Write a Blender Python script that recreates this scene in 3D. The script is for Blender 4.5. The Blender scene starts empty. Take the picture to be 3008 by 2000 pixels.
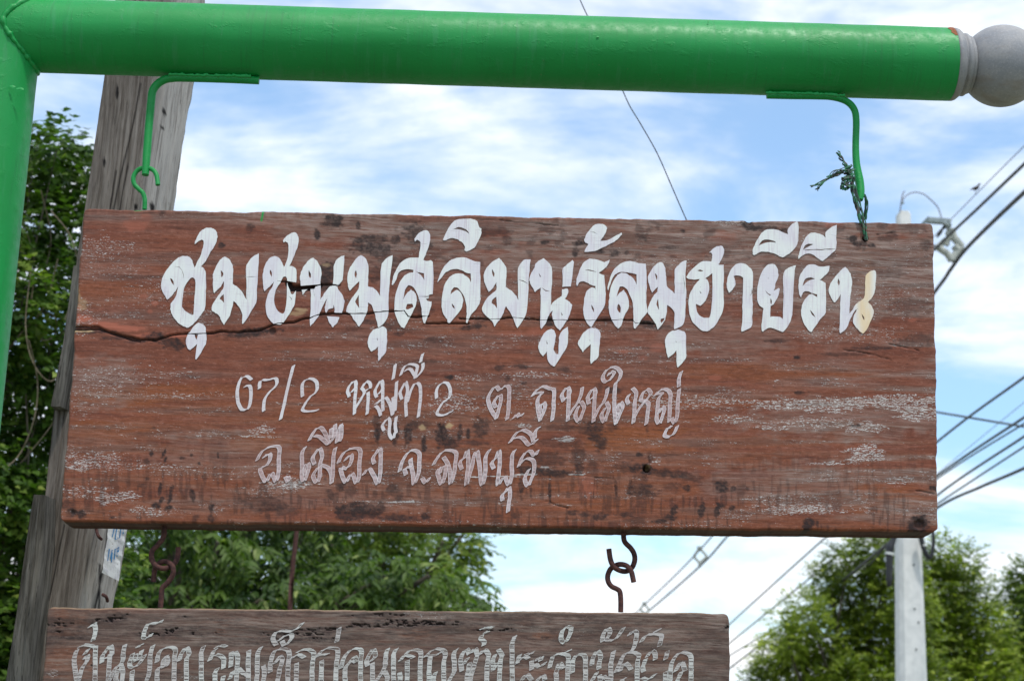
import bpy, math, random
import numpy as np
from mathutils import Matrix, Vector
from mathutils.geometry import delaunay_2d_cdt
random.seed(7); rng = np.random.default_rng(7)
scene = bpy.context.scene
COL = scene.collection
# ------------------------------------------------------------ camera
F = 5080.0; CX, CY = 1504.0, 1000.0            # focal length and centre in photograph pixels
zc = Vector((696, 20375, -5080)).normalized()   # world up seen from the camera
fw = Vector((0, 0, -1))
yc = (fw - zc * fw.dot(zc)).normalized()
xc = yc.cross(zc)
RC = Matrix((xc, yc, zc))                       # camera -> world rotation
CAM = Vector((0, 0, 1.6))
DIST = 2.69                                     # camera to the hanging signs
cd = bpy.data.cameras.new('camera'); cam = bpy.data.objects.new('camera', cd); COL.objects.link(cam)
cam.matrix_world = Matrix.Translation(CAM) @ RC.to_4x4()
cd.sensor_width = 23.7; cd.lens = 23.7 * F / 3008
cd.clip_end = 6000; cd.clip_start = 0.05
cd.dof.use_dof = True; cd.dof.focus_distance = DIST; cd.dof.aperture_fstop = 7.1
scene.camera = cam
# ------------------------------------------------------------ sky, sun, exposure
SUN_EL, SUN_AZ = math.radians(66), math.radians(152)   # azimuth from +y towards +x
world = bpy.data.worlds.new('World'); scene.world = world; world.use_nodes = True
wt = world.node_tree; wt.nodes.clear()
class G:
    """tiny node-graph helper"""
    def __init__(s, nt): s.nt = nt
    def n(s, t, **k):
        nd = s.nt.nodes.new(t)
        for a, b in k.items():
            if a.startswith('_'): setattr(nd, a[1:], b)
        return nd
    def put(s, sock, v):
        if v is None: return
        if hasattr(v, 'is_output'): s.nt.links.new(v, sock)
        else:
            if isinstance(v, (tuple, list)) and len(v) == 3 and sock.type == 'RGBA': v = (*v, 1)
            sock.default_value = v
    def math(s, op, a, b=None, c=None, clamp=False):
        nd = s.nt.nodes.new('ShaderNodeMath'); nd.operation = op; nd.use_clamp = clamp
        for i, v in enumerate((a, b, c)):
            if v is not None: s.put(nd.inputs[i], v)
        return nd.outputs[0]
    def vmul(s, v, k):
        nd = s.nt.nodes.new('ShaderNodeVectorMath'); nd.operation = 'MULTIPLY'
        s.put(nd.inputs[0], v); s.put(nd.inputs[1], k); return nd.outputs[0]
    def vadd(s, v, k):
        nd = s.nt.nodes.new('ShaderNodeVectorMath'); nd.operation = 'ADD'
        s.put(nd.inputs[0], v); s.put(nd.inputs[1], k); return nd.outputs[0]
    def noise(s, v, sc=1.0, det=4, rough=.55, dist=0, col=False):
        nd = s.nt.nodes.new('ShaderNodeTexNoise')
        s.put(nd.inputs['Vector'], v); nd.inputs['Scale'].default_value = sc
        nd.inputs['Detail'].default_value = det; nd.inputs['Roughness'].default_value = rough
        nd.inputs['Distortion'].default_value = dist
        return nd.outputs['Color' if col else 'Fac']
    def step(s, v, a, b, lo=0., hi=1.):
        nd = s.nt.nodes.new('ShaderNodeMapRange'); nd.interpolation_type = 'SMOOTHSTEP'
        s.put(nd.inputs[0], v); s.put(nd.inputs[1], a); s.put(nd.inputs[2], b)
        nd.inputs[3].default_value = lo; nd.inputs[4].default_value = hi
        return nd.outputs[0]
    def mix(s, f, a, b, mode='MIX'):
        nd = s.nt.nodes.new('ShaderNodeMix'); nd.data_type = 'RGBA'; nd.blend_type = mode
        s.put(nd.inputs[0], f); s.put(nd.inputs[6], a); s.put(nd.inputs[7], b)
        return nd.outputs[2]
    def attr(s, name):
        nd = s.nt.nodes.new('ShaderNodeAttribute'); nd.attribute_name = name; return nd.outputs['Fac']
g = G(wt)
sky = wt.nodes.new('ShaderNodeTexSky'); sky.sky_type = 'NISHITA'; sky.sun_disc = False
sky.sun_elevation = SUN_EL; sky.sun_rotation = SUN_AZ; sky.air_density = 1.0; sky.dust_density = 1.2; sky.ozone_density = 1.4
tc = wt.nodes.new('ShaderNodeTexCoord').outputs['Generated']
sep = wt.nodes.new('ShaderNodeSeparateXYZ'); wt.links.new(tc, sep.inputs[0])
# clouds lie on a flat layer: project the view direction on it
elev = g.math('ADD', g.math('MAXIMUM', sep.outputs[2], 0.0), 0.16)
cb = wt.nodes.new('ShaderNodeCombineXYZ')
wt.links.new(g.math('DIVIDE', sep.outputs[0], elev), cb.inputs[0])
wt.links.new(g.math('DIVIDE', sep.outputs[1], elev), cb.inputs[1])
pl = cb.outputs[0]
c1 = g.noise(g.vadd(g.vmul(pl, (.8, 1.15, 1)), (12.1, 8.4, 0.0)), 2.0, 8, .60, .6)
c2 = g.noise(g.vadd(g.vmul(tc, (1.0, 1.0, 2.6)), (4.3, 1.7, .9)), 5.5, 6, .55, .3)
cm = g.math('ADD', g.math('MULTIPLY', c1, .62), g.math('MULTIPLY', c2, .38))
low = g.step(sep.outputs[2], 0.02, 0.22, 1.0, 0.0)       # towards the horizon the cloud closes up
cm = g.math('ADD', cm, g.math('MULTIPLY', low, .06))
cf = g.step(cm, .40, .61, .16, 1.0)
cloudcol = g.mix(g.step(c2, .35, .65), (9.6, 10.7, 12.2), (12.6, 12.8, 13.0))
skyc = g.mix(1.0, sky.outputs[0], (1.70, 2.22, 2.42), 'MULTIPLY')
bg = wt.nodes.new('ShaderNodeBackground'); bg.inputs[1].default_value = 0.083
wt.links.new(g.mix(cf, skyc, cloudcol), bg.inputs[0])
wo = wt.nodes.new('ShaderNodeOutputWorld'); wt.links.new(bg.outputs[0], wo.inputs[0])
sd = bpy.data.lights.new('sun', 'SUN'); sd.energy = 2.5; sd.angle = math.radians(5); sd.color = (1, .96, .9)
so = bpy.data.objects.new('sun', sd); COL.objects.link(so)
dvec = Vector((math.sin(SUN_AZ) * math.cos(SUN_EL), math.cos(SUN_AZ) * math.cos(SUN_EL), math.sin(SUN_EL)))
so.rotation_euler = dvec.to_track_quat('Z', 'Y').to_euler(); so.location = (0, 0, 30)
scene.view_settings.view_transform = 'Standard'; scene.view_settings.look = 'None'
scene.view_settings.exposure = 0.26; scene.view_settings.gamma = 1
scene.view_settings.use_curve_mapping = False

# ------------------------------------------------------------ the frame the signs hang in (u right, v up, w towards the viewer)
YAW = math.radians(2)
U = Vector((math.cos(YAW), math.sin(YAW), 0)); V = Vector((0, 0, 1)); W = U.cross(V)
def ray(px, py):
    return (RC @ Vector(((px - CX) / F, -(py - CY) / F, -1))).normalized()
O = CAM + ray(CX, CY) * DIST
FR = Matrix((( U.x, V.x, W.x, O.x), (U.y, V.y, W.y, O.y), (U.z, V.z, W.z, O.z), (0, 0, 0, 1)))
def P(px, py, w=0.0):
    """point (u,v,w) of the hanging frame seen at a photograph pixel, on the plane w"""
    d = ray(px, py); t = (w + W.dot(O) - W.dot(CAM)) / W.dot(d)
    X = CAM + d * t - O
    return Vector((U.dot(X), V.dot(X), w))
GROUND = -O.z
MMPX = DIST / F
def pxarr(u, v):
    """numpy: pixel position of plane points (w=0)"""
    X = np.stack([O.x + U.x * u, O.y + U.y * u, O.z + v], -1) - np.array(CAM)
    R = np.array(RC)
    c = X @ R
    return CX + F * c[..., 0] / -c[..., 2], CY - F * c[..., 1] / -c[..., 2]
# ------------------------------------------------------------ object helpers
def tag(o, label=None, cat=None, group=None, kind=None):
    if label: o['label'] = label
    if cat: o['category'] = cat
    if group: o['group'] = group
    if kind: o['kind'] = kind
    return o
def thing(name, base, label, cat, group=None, rot=None):
    o = bpy.data.objects.new(name, None); COL.objects.link(o)
    o.empty_display_size = .05
    o.matrix_world = FR @ Matrix.Translation(base)
    o['base'] = [base[0], base[1], base[2]]
    return tag(o, label, cat, group)
class MB:
    def __init__(s): s.v = []; s.f = []; s.sm = []
    def add(s, v, f, smooth=True):
        k = len(s.v); s.v += [tuple(p) for p in v]; s.f += [tuple(i + k for i in q) for q in f]; s.sm += [smooth] * len(f)
    def tube(s, pts, r, seg=10, smooth=4, caps=True):
        pts = [Vector(p) for p in pts]
        n0 = len(pts)
        rs = list(r) if isinstance(r, (list, tuple)) else [r] * n0
        if smooth > 1 and n0 > 2:
            q = []; qr = []
            for i in range(n0 - 1):
                a, b, c, d = pts[max(i - 1, 0)], pts[i], pts[i + 1], pts[min(i + 2, n0 - 1)]
                for k in range(smooth):
                    t = k / smooth
                    q.append(.5 * ((2 * b) + (c - a) * t + (2 * a - 5 * b + 4 * c - d) * t * t + (3 * b - a - 3 * c + d) * t ** 3))
                    qr.append(rs[i] * (1 - t) + rs[i + 1] * t)
            q.append(pts[-1]); qr.append(rs[-1]); pts, rs = q, qr
        n = len(pts); V_ = []; ref = None
        for i, p in enumerate(pts):
            t = (pts[min(i + 1, n - 1)] - pts[max(i - 1, 0)])
            if t.length < 1e-9: t = Vector((0, 0, 1))
            t.normalize()
            if ref is None:
                ref = Vector((0, 0, 1)) if abs(t.z) < .9 else Vector((1, 0, 0))
                ref = (ref - t * ref.dot(t)).normalized()
            else:
                ref = (ref - t * ref.dot(t)); ref = ref.normalized() if ref.length > 1e-6 else t.orthogonal().normalized()
            bn = t.cross(ref)
            for k in range(seg):
                a = 2 * math.pi * k / seg
                V_.append(p + (ref * math.cos(a) + bn * math.sin(a)) * rs[i])
        Fc = []
        for i in range(n - 1):
            for k in range(seg):
                k2 = (k + 1) % seg
                Fc.append((i * seg + k, i * seg + k2, (i + 1) * seg + k2, (i + 1) * seg + k))
        s.add(V_, Fc)
        if caps:
            s.add(V_[:seg], [tuple(reversed(range(seg)))], False); s.add(V_[-seg:], [tuple(range(seg))], False)
        return s
    def box(s, c, ax, ay, az):
        """box from centre and three half-axis vectors"""
        c, ax, ay, az = map(Vector, (c, ax, ay, az))
        v = [c + ax * i + ay * j + az * k for k in (-1, 1) for j in (-1, 1) for i in (-1, 1)]
        s.add(v, [(0, 2, 3, 1), (4, 5, 7, 6), (0, 1, 5, 4), (2, 6, 7, 3), (0, 4, 6, 2), (1, 3, 7, 5)], False)
        return s
    def lathe(s, o, axis, prof, seg=48):
        """prof: list of (distance along axis, radius)"""
        o = Vector(o); axis = Vector(axis).normalized(); a = axis.orthogonal().normalized(); b = axis.cross(a)
        v = []; n = len(prof)
        for d, r in prof:
            for k in range(seg):
                t = 2 * math.pi * k / seg; v.append(o + axis * d + (a * math.cos(t) + b * math.sin(t)) * max(r, 1e-5))
        f = [(i * seg + k, i * seg + (k + 1) % seg, (i + 1) * seg + (k + 1) % seg, (i + 1) * seg + k) for i in range(n - 1) for k in range(seg)]
        s.add(v, f); s.add(v[:seg], [tuple(reversed(range(seg)))], False); s.add(v[-seg:], [tuple(range(seg))], False)
        return s
    def build(s, name, mat, parent=None, label=None):
        base = Vector(parent['base']) if parent is not None and 'base' in parent else Vector((0, 0, 0))
        me = bpy.data.meshes.new(name)
        me.from_pydata([(x - base.x, y - base.y, z - base.z) for x, y, z in s.v], [], s.f)
        me.polygons.foreach_set('use_smooth', s.sm)
        me.materials.append(mat); me.update()
        o = bpy.data.objects.new(name, me); COL.objects.link(o)
        if parent is not None:
            o.parent = parent
            o['base'] = [base.x, base.y, base.z]
        else: o.matrix_world = FR
        if label: o['label'] = label
        return o
    def alone(s, name, mat, base, label, cat, group=None, kind=None):
        """a thing that is one mesh, its origin at its base"""
        base = Vector(base)
        me = bpy.data.meshes.new(name)
        me.from_pydata([(x - base.x, y - base.y, z - base.z) for x, y, z in s.v], [], s.f)
        me.polygons.foreach_set('use_smooth', s.sm); me.materials.append(mat); me.update()
        o = bpy.data.objects.new(name, me); COL.objects.link(o)
        o.matrix_world = FR @ Matrix.Translation(base)
        return tag(o, label, cat, group, kind)
# ------------------------------------------------------------ numpy noise
def vnoise(x, y, seed):
    r = np.random.default_rng(seed).random((256, 256)).astype(np.float32)
    xi = np.floor(x).astype(int); yi = np.floor(y).astype(int); fx = x - xi; fy = y - yi
    fx = fx * fx * (3 - 2 * fx); fy = fy * fy * (3 - 2 * fy)
    a = r[yi & 255, xi & 255]; b = r[yi & 255, (xi + 1) & 255]; c = r[(yi + 1) & 255, xi & 255]; d = r[(yi + 1) & 255, (xi + 1) & 255]
    return (a * (1 - fx) + b * fx) * (1 - fy) + (c * (1 - fx) + d * fx) * fy
def fbm(x, y, seed, o=4, rough=.55):
    s = 0; a = 1; t = 0
    for k in range(o):
        s = s + a * vnoise(x * 2 ** k + 17.3 * k, y * 2 ** k + 9.1 * k, seed + k); t += a; a *= rough
    return s / t
def sstep(x, a, b):
    t = np.clip((x - a) / (b - a), 0, 1); return t * t * (3 - 2 * t)
# ------------------------------------------------------------ materials
def newmat(name):
    m = bpy.data.materials.new(name); m.use_nodes = True; nt = m.node_tree; nt.nodes.clear()
    return m, G(nt)
def finish(m, g, col, rough=.6, bump=None, bstr=.3, bdist=.001, spec=.4, metal=0, alpha=None, extra=None):
    nt = m.node_tree
    b = nt.nodes.new('ShaderNodeBsdfPrincipled'); out = nt.nodes.new('ShaderNodeOutputMaterial')
    g.put(b.inputs['Base Color'], col); g.put(b.inputs['Roughness'], rough)
    b.inputs['Specular IOR Level'].default_value = spec; g.put(b.inputs['Metallic'], metal)
    if bump is not None:
        bn = nt.nodes.new('ShaderNodeBump'); bn.inputs['Strength'].default_value = bstr; bn.inputs['Distance'].default_value = bdist
        g.put(bn.inputs['Height'], bump); nt.links.new(bn.outputs[0], b.inputs['Normal'])
    sh = b.outputs[0]
    if alpha is not None: g.put(b.inputs['Alpha'], alpha)
    nt.links.new(sh, out.inputs[0])
    return m
def objco(g):
    return g.nt.nodes.new('ShaderNodeTexCoord').outputs['Object']
def board_mat(name, reds, greys, seedv, flk=(.66, .64, .62), oldness=0.0):
    m, g = newmat(name); co = g.vadd(objco(g), seedv)
    wob = g.noise(co, 3.0, 3, .5, 0, True)
    cw = g.vadd(co, g.vmul(wob, (.0, .035, 0)))
    band = g.noise(g.vmul(cw, (2.2, 34, 1)), 1.0, 5, .6)
    fine = g.noise(g.vmul(cw, (26, 380, 1)), 1.0, 5, .75)
    hair = g.noise(g.vmul(cw, (60, 900, 1)), 1.0, 3, .7)
    blot = g.noise(g.vmul(co, (7, 11, 1)), 1.0, 5, .6)
    c = g.mix(g.step(band, .32, .68), reds[0], reds[1])
    c = g.mix(g.step(blot, .45, .75, 0, .75), c, reds[2])
    c = g.mix(g.attr('orange'), c, (.235, .070, .024))
    mid = g.noise(g.vmul(cw, (11, 95, 1)), 1.0, 6, .74)
    c = g.mix(g.step(mid, .50, .30, 0, .55), c, reds[3]); c = g.mix(g.step(mid, .52, .72, 0, .55), c, reds[4])
    spk = g.noise(g.vmul(co, (100, 210, 1)), 1.0, 5, .85); c = g.mix(g.step(spk, .52, .66, 0, .62), c, reds[4]); c = g.mix(g.step(spk, .47, .34, 0, .6), c, reds[3])
    gm = g.math('MULTIPLY', g.attr('grey'), g.step(fine, .28, .62), clamp=True)
    gc = g.mix(g.step(g.noise(g.vmul(cw, (9, 90, 1)), 1., 5, .65), .35, .65), greys[0], greys[1])
    c = g.mix(gm, c, gc)
    c = g.mix(g.step(fine, .52, .30, 0, .50), c, (.035, .014, .010))
    c = g.mix(g.step(hair, .42, .26, 0, .45), c, (.035, .02, .017))
    # pink-red patches of old paint
    c = g.mix(g.math('MULTIPLY', g.attr('paint'), .9), c, (.34, .105, .065))
    # scattered flecks of the old white coat
    fl = g.noise(g.vmul(cw, (95, 430, 1)), 1.0, 5, .80)
    fl2 = g.noise(g.vmul(cw, (300, 700, 1)), 1.0, 2, .6)
    wm = g.attr('white')
    th = g.math('SUBTRACT', .678, g.math('MULTIPLY', wm, .155))
    fm = g.step(g.math('SUBTRACT', g.math('ADD', g.math('MULTIPLY', fl, .65), g.math('MULTIPLY', fl2, .35)), th), -.03, .035)
    c = g.mix(g.math('MULTIPLY', fm, .74), c, flk)
    # weathered dark stains, plus shade painted into the board's sides
    dk = g.attr('dark')
    dn = g.math('MULTIPLY', dk, g.step(g.noise(g.vmul(co, (90, 130, 1)), 1., 4, .6), .12, .45, .75, 1.0), clamp=True)
    c = g.mix(g.math('MULTIPLY', dn, .93), c, (.022, .015, .015))
    c = g.mix(g.attr('green'), c, (.01, .26, .055))
    c = g.mix(g.attr('blond'), c, (.42, .29, .16))
    hgt = g.math('ADD', g.math('MULTIPLY', fine, .7), g.math('ADD', g.math('MULTIPLY', hair, .3), g.math('MULTIPLY', fm, .5)))
    return finish(m, g, c, g.step(fine, .3, .7, .62, .85), hgt, .55, .0012, .22)
M = {}
M['board'] = board_mat('worn_red_brown_wood', [(.155, .048, .029), (.218, .069, .038), (.205, .080, .055), (.062, .022, .015), (.320, .140, .100)], [(.180, .108, .085), (.30, .225, .195)], (0, 0, 0))
M['board2'] = board_mat('weathered_brown_wood', [(.095, .042, .030), (.165, .078, .055), (.135, .078, .062), (.040, .022, .018), (.240, .175, .145)], [(.11, .078, .062), (.25, .195, .165)], (5.3, 2.1, 0), (.55, .52, .5))
def paint_letters(name, white, pink, low, hi, transp, cell=(30, 260)):
    m, g = newmat(name); co = objco(g)
    n1 = g.noise(g.vmul(co, (cell[0], cell[1], 1)), 1.0, 4, .65)
    n2 = g.noise(g.vmul(co, (16, 9, 1)), 1.0, 3, .5)
    c = g.mix(g.step(n2, .35, .65), white, pink)
    c = g.mix(g.step(n1, .55, .75, 0, .22), c, (.35, .30, .30))
    a = g.step(n1, low, hi, transp, 1.0) if low is not None else None
    return finish(m, g, c, .5, n1, .25, .0006, .35, alpha=a)
# main lettering: dense cream white paint, streaked downwards by the brush, stained by rust under the wire
m, g = newmat('white_lettering_paint'); co = objco(g)
st = g.noise(g.vmul(co, (420, 14, 1)), 1.0, 3, .6); blt = g.noise(g.vmul(co, (22, 14, 1)), 1.0, 3, .5); gr = g.noise(g.vmul(co, (25, 600, 1)), 1.0, 3, .7)
c = g.mix(g.step(blt, .40, .62), (.69, .705, .68), (.64, .615, .65))
c = g.mix(g.step(st, .48, .72, 0, .55), c, (.47, .37, .43))
c = g.mix(g.step(gr, .58, .72, 0, .45), c, (.34, .29, .31))
c = g.mix(g.step(g.noise(g.vmul(co, (240, 45, 1)), 1.0, 4, .7), .56, .66, 0, .30), c, (.78, .78, .76))
sp = g.nt.nodes.new('ShaderNodeSeparateXYZ'); g.nt.links.new(co, sp.inputs[0])
RX = P(2545, 850).x; RV = P(2545, 850).y
inx = g.step(g.math('ABSOLUTE', g.math('SUBTRACT', sp.outputs[0], RX)), .020, .004)
iny = g.step(sp.outputs[1], P(2545, 1000).y, P(2545, 960).y)
c = g.mix(g.math('MULTIPLY', g.math('MULTIPLY', inx, .8), g.step(g.noise(g.vmul(co, (60, 20, 1)), 1., 3, .5), .25, .6, .55, 1)), c, (.70, .50, .26))
chip = g.noise(g.vmul(co, (170, 330, 1)), 1.0, 4, .7)
c = g.mix(g.step(chip, .695, .715), c, (.13, .055, .04))
M['letter'] = finish(m, g, c, .42, g.math('ADD', g.math('MULTIPLY', st, .5), g.math('MULTIPLY', gr, .5)), .3, .0008, .35)
M['faded_fill'] = paint_letters('faded_lettering_wash', (.56, .46, .47), (.46, .32, .31), .30, .62, .48, (60, 260))
M['faded_full'] = paint_letters('faded_lettering_body', (.64, .61, .62), (.56, .50, .51), .32, .46, .55, (40, 300))
M['faded_rim'] = paint_letters('faded_lettering_edge', (.68, .64, .65), (.60, .50, .50), .30, .42, .25, (160, 220))
M['lower_fill'] = paint_letters('old_lettering_body', (.52, .52, .49), (.44, .40, .38), .42, .54, .15, (18, 420))
M['lower_rim'] = paint_letters('old_lettering_edge', (.52, .52, .49), (.46, .43, .42), .38, .48, .2, (60, 380))

def green_mat(name, sc=1.0):
    m, g = newmat(name); co = objco(g)
    n = g.noise(co, 70, 4, .6); n2 = g.noise(g.vmul(co, (90, 14, 14)), 1., 3, .6); big = g.noise(co, 6, 3, .5)
    c = g.mix(g.step(big, .35, .65), (.002, .225, .040), (.004, .255, .050))
    c = g.mix(g.step(n2, .55, .75, 0, .35), c, (.05, .26, .11)); n3 = g.noise(g.vmul(co, (230, 9, 9)), 1., 4, .7); c = g.mix(g.step(n3, .52, .72, 0, .35), c, (.012, .12, .035)); chp = g.noise(g.vmul(co, (45, 60, 60)), 1., 5, .7); c = g.mix(g.step(chp, .745, .76), c, (.20, .13, .08))
    sp_ = g.noise(co, 260, 3, .6); c = g.mix(g.step(sp_, .72, .76), c, (.16, .16, .10))
    nn = g.noise(g.vmul(co, (35, 60, 60)), 1., 5, .65)
    hh = g.math('ADD', g.math('MULTIPLY', g.step(nn, .55, .68), .5), g.math('ADD', g.math('MULTIPLY', n, .35), g.math('MULTIPLY', g.step(sp_, .62, .72), .25)))
    return finish(m, g, c, g.step(n, .3, .7, .42, .58), hh, .4, .0016, .36)
M['green'] = green_mat('green_gloss_paint')
def simple(name, a, b, sc, rough, bstr=.2, bd=.001, spec=.4, metal=0, stretch=(1, 1, 1), lo=.35, hi=.65, det=5):
    m, g = newmat(name); co = g.vmul(objco(g), stretch)
    n = g.noise(co, sc, det, .6)
    return finish(m, g, g.mix(g.step(n, lo, hi), a, b), rough, n, bstr, bd, spec, metal)
M['rust'] = simple('rusty_iron', (.042, .020, .020), (.095, .042, .034), 160, .85, .5, .0008, .2)
M['rust_patch'] = simple('bare_rust', (.16, .05, .025), (.30, .12, .06), 300, .9, .6, .001, .2)
m, g = newmat('grey_primer_finial'); co = objco(g)
n = g.noise(co, 260, 3, .8); n2 = g.noise(co, 18, 4, .6)
c = g.mix(g.step(n2, .38, .66), (.23, .235, .25), (.31, .30, .295)); c = g.mix(g.step(n, .52, .68, 0, .35), c, (.42, .40, .395)); c = g.mix(g.step(n, .44, .32, 0, .25), c, (.12, .11, .11)); c = g.mix(g.step(g.noise(g.vmul(co, (9, 30, 30)), 1., 4, .6), .52, .68, 0, .5), c, (.20, .165, .14))
M['finial'] = finish(m, g, c, .62, n, .25, .0006, .35)
# old grey timber: grain runs along v
def timber(name, a, b, dark, st=(130, 5, 130)):
    m, g = newmat(name); co = objco(g)
    w1 = g.vadd(co, g.vmul(g.noise(co, 2.2, 3, .5, 0, True), (.05, 0, 0)))
    n = g.noise(g.vmul(w1, st), 1., 5, .65); n2 = g.noise(g.vmul(w1, (st[0] * 3, st[1] * 2.5, st[2] * 3)), 1., 4, .7); b3 = g.noise(g.vmul(co, (14, 5, 14)), 1., 4, .6)
    c = g.mix(g.step(n, .32, .66), a, b)
    c = g.mix(g.step(b3, .35, .7, 0, .5), c, tuple(x * .72 for x in a))
    c = g.mix(g.step(n2, .44, .28, 0, .85), c, dark)
    pa = g.math('MULTIPLY', g.attr('pale'), g.step(n, .30, .55, .35, 1)); c = g.mix(g.math('MULTIPLY', pa, .65), c, (.50, .47, .44))  # pale mask: sunlit right side put into the wood colour
    c = g.mix(g.step(n2, .40, .30, 0, .8), c, dark)
    c = g.mix(g.attr('dark'), c, (.012, .010, .010))
    return finish(m, g, c, .85, g.math('ADD', n, g.math('MULTIPLY', n2, .6)), .8, .004, .15)
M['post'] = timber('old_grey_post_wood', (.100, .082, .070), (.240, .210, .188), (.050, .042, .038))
M['post_dark'] = timber('old_dark_timber', (.050, .046, .040), (.185, .172, .155), (.018, .016, .014), (95, 7, 95))
M['concrete'] = simple('pole_concrete', (.62, .62, .60), (.72, .715, .69), 9, .85, .2, .003, .2)
M['cable'] = simple('cable_sheath', (.05, .05, .055), (.085, .085, .09), 4, .7)
M['thin_wire'] = simple('thin_steel_wire', (.16, .15, .18), (.24, .23, .26), 4, .6)
M['black'] = simple('black_cable_sleeve', (.012, .012, .014), (.03, .03, .032), 5, .5)
M['white'] = simple('white_tape', (.75, .75, .72), (.65, .65, .62), 9, .6)
M['galv'] = simple('galvanised_steel', (.20, .24, .25), (.30, .34, .34), 20, .55)
M['spacer'] = simple('grey_plastic_spacer', (.30, .32, .29), (.42, .43, .38), 20, .6)
M['bird'] = simple('dark_plumage', (.022, .018, .015), (.05, .04, .033), 60, .8)
M['vine'] = simple('pale_vine_bark', (.10, .08, .05), (.19, .15, .10), 30, .85)
M['bark'] = simple('tree_bark', (.05, .04, .03), (.11, .09, .065), 14, .9, .5, .01)
m, g = newmat('chipped_white_blue_plate'); co = objco(g)
n = g.noise(g.vmul(co, (60, 45, 60)), 1., 5, .7)
c = g.mix(g.step(n, .35, .6), (.48, .47, .50), (.66, .66, .66)); c = g.mix(g.step(g.noise(g.vmul(co, (150, 150, 150)), 1., 3, .6), .66, .7), c, (.20, .15, .14))
M['plate'] = finish(m, g, c, .55, n, .5, .003, .3)
m, g = newmat('blue_plate_lettering'); co = objco(g)
n = g.noise(co, 180, 4, .7); M['plate_blue'] = finish(m, g, (.045, .20, .42), .6, n, .2, .001, .3, alpha=g.step(n, .36, .48, .2, 1))
m, g = newmat('tie_wire_strands'); co = objco(g)
c = g.mix(g.step(g.noise(co, 90, 3, .6), .45, .55), (.018, .030, .024), (.02, .13, .06)); c = g.mix(g.step(g.noise(co, 60, 2, .5), .58, .66), c, (.09, .035, .03))
M['tie'] = finish(m, g, c, .5)
m, g = newmat('ground_earth'); co = objco(g)
c = g.mix(g.step(g.noise(co, .4, 6, .6), .4, .6), (.20, .18, .14), (.12, .14, .07)); M['ground'] = finish(m, g, c, .9)
def leafmat(name, dark, mid, lite):
    m, g = newmat(name); nt = m.node_tree; t = g.attr('tint')
    c = g.mix(g.step(t, 0.05, .55), dark, mid); c = g.mix(g.step(t, .6, .97), c, lite)
    b = nt.nodes.new('ShaderNodeBsdfPrincipled'); g.put(b.inputs['Base Color'], c); b.inputs['Roughness'].default_value = .5; b.inputs['Specular IOR Level'].default_value = .22
    tr = nt.nodes.new('ShaderNodeBsdfTranslucent'); g.put(tr.inputs[0], g.mix(1.0, c, (1.5, 1.9, .7), 'MULTIPLY'))
    mx = nt.nodes.new('ShaderNodeMixShader'); mx.inputs[0].default_value = .34
    nt.links.new(b.outputs[0], mx.inputs[1]); nt.links.new(tr.outputs[0], mx.inputs[2])
    out = nt.nodes.new('ShaderNodeOutputMaterial'); nt.links.new(mx.outputs[0], out.inputs[0]); return m
M['leaf_vine'] = leafmat('vine_leaf', (.016, .042, .008), (.062, .115, .016), (.21, .27, .05))
M['leaf_mid'] = leafmat('drooping_leaf', (.018, .044, .008), (.078, .128, .020), (.27, .31, .10))
M['leaf_back'] = leafmat('olive_leaf', (.035, .070, .010), (.110, .160, .020), (.24, .26, .05))
M['leaf_right'] = leafmat('bright_leaf', (.035, .062, .008), (.165, .215, .020), (.42, .46, .08))
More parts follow.
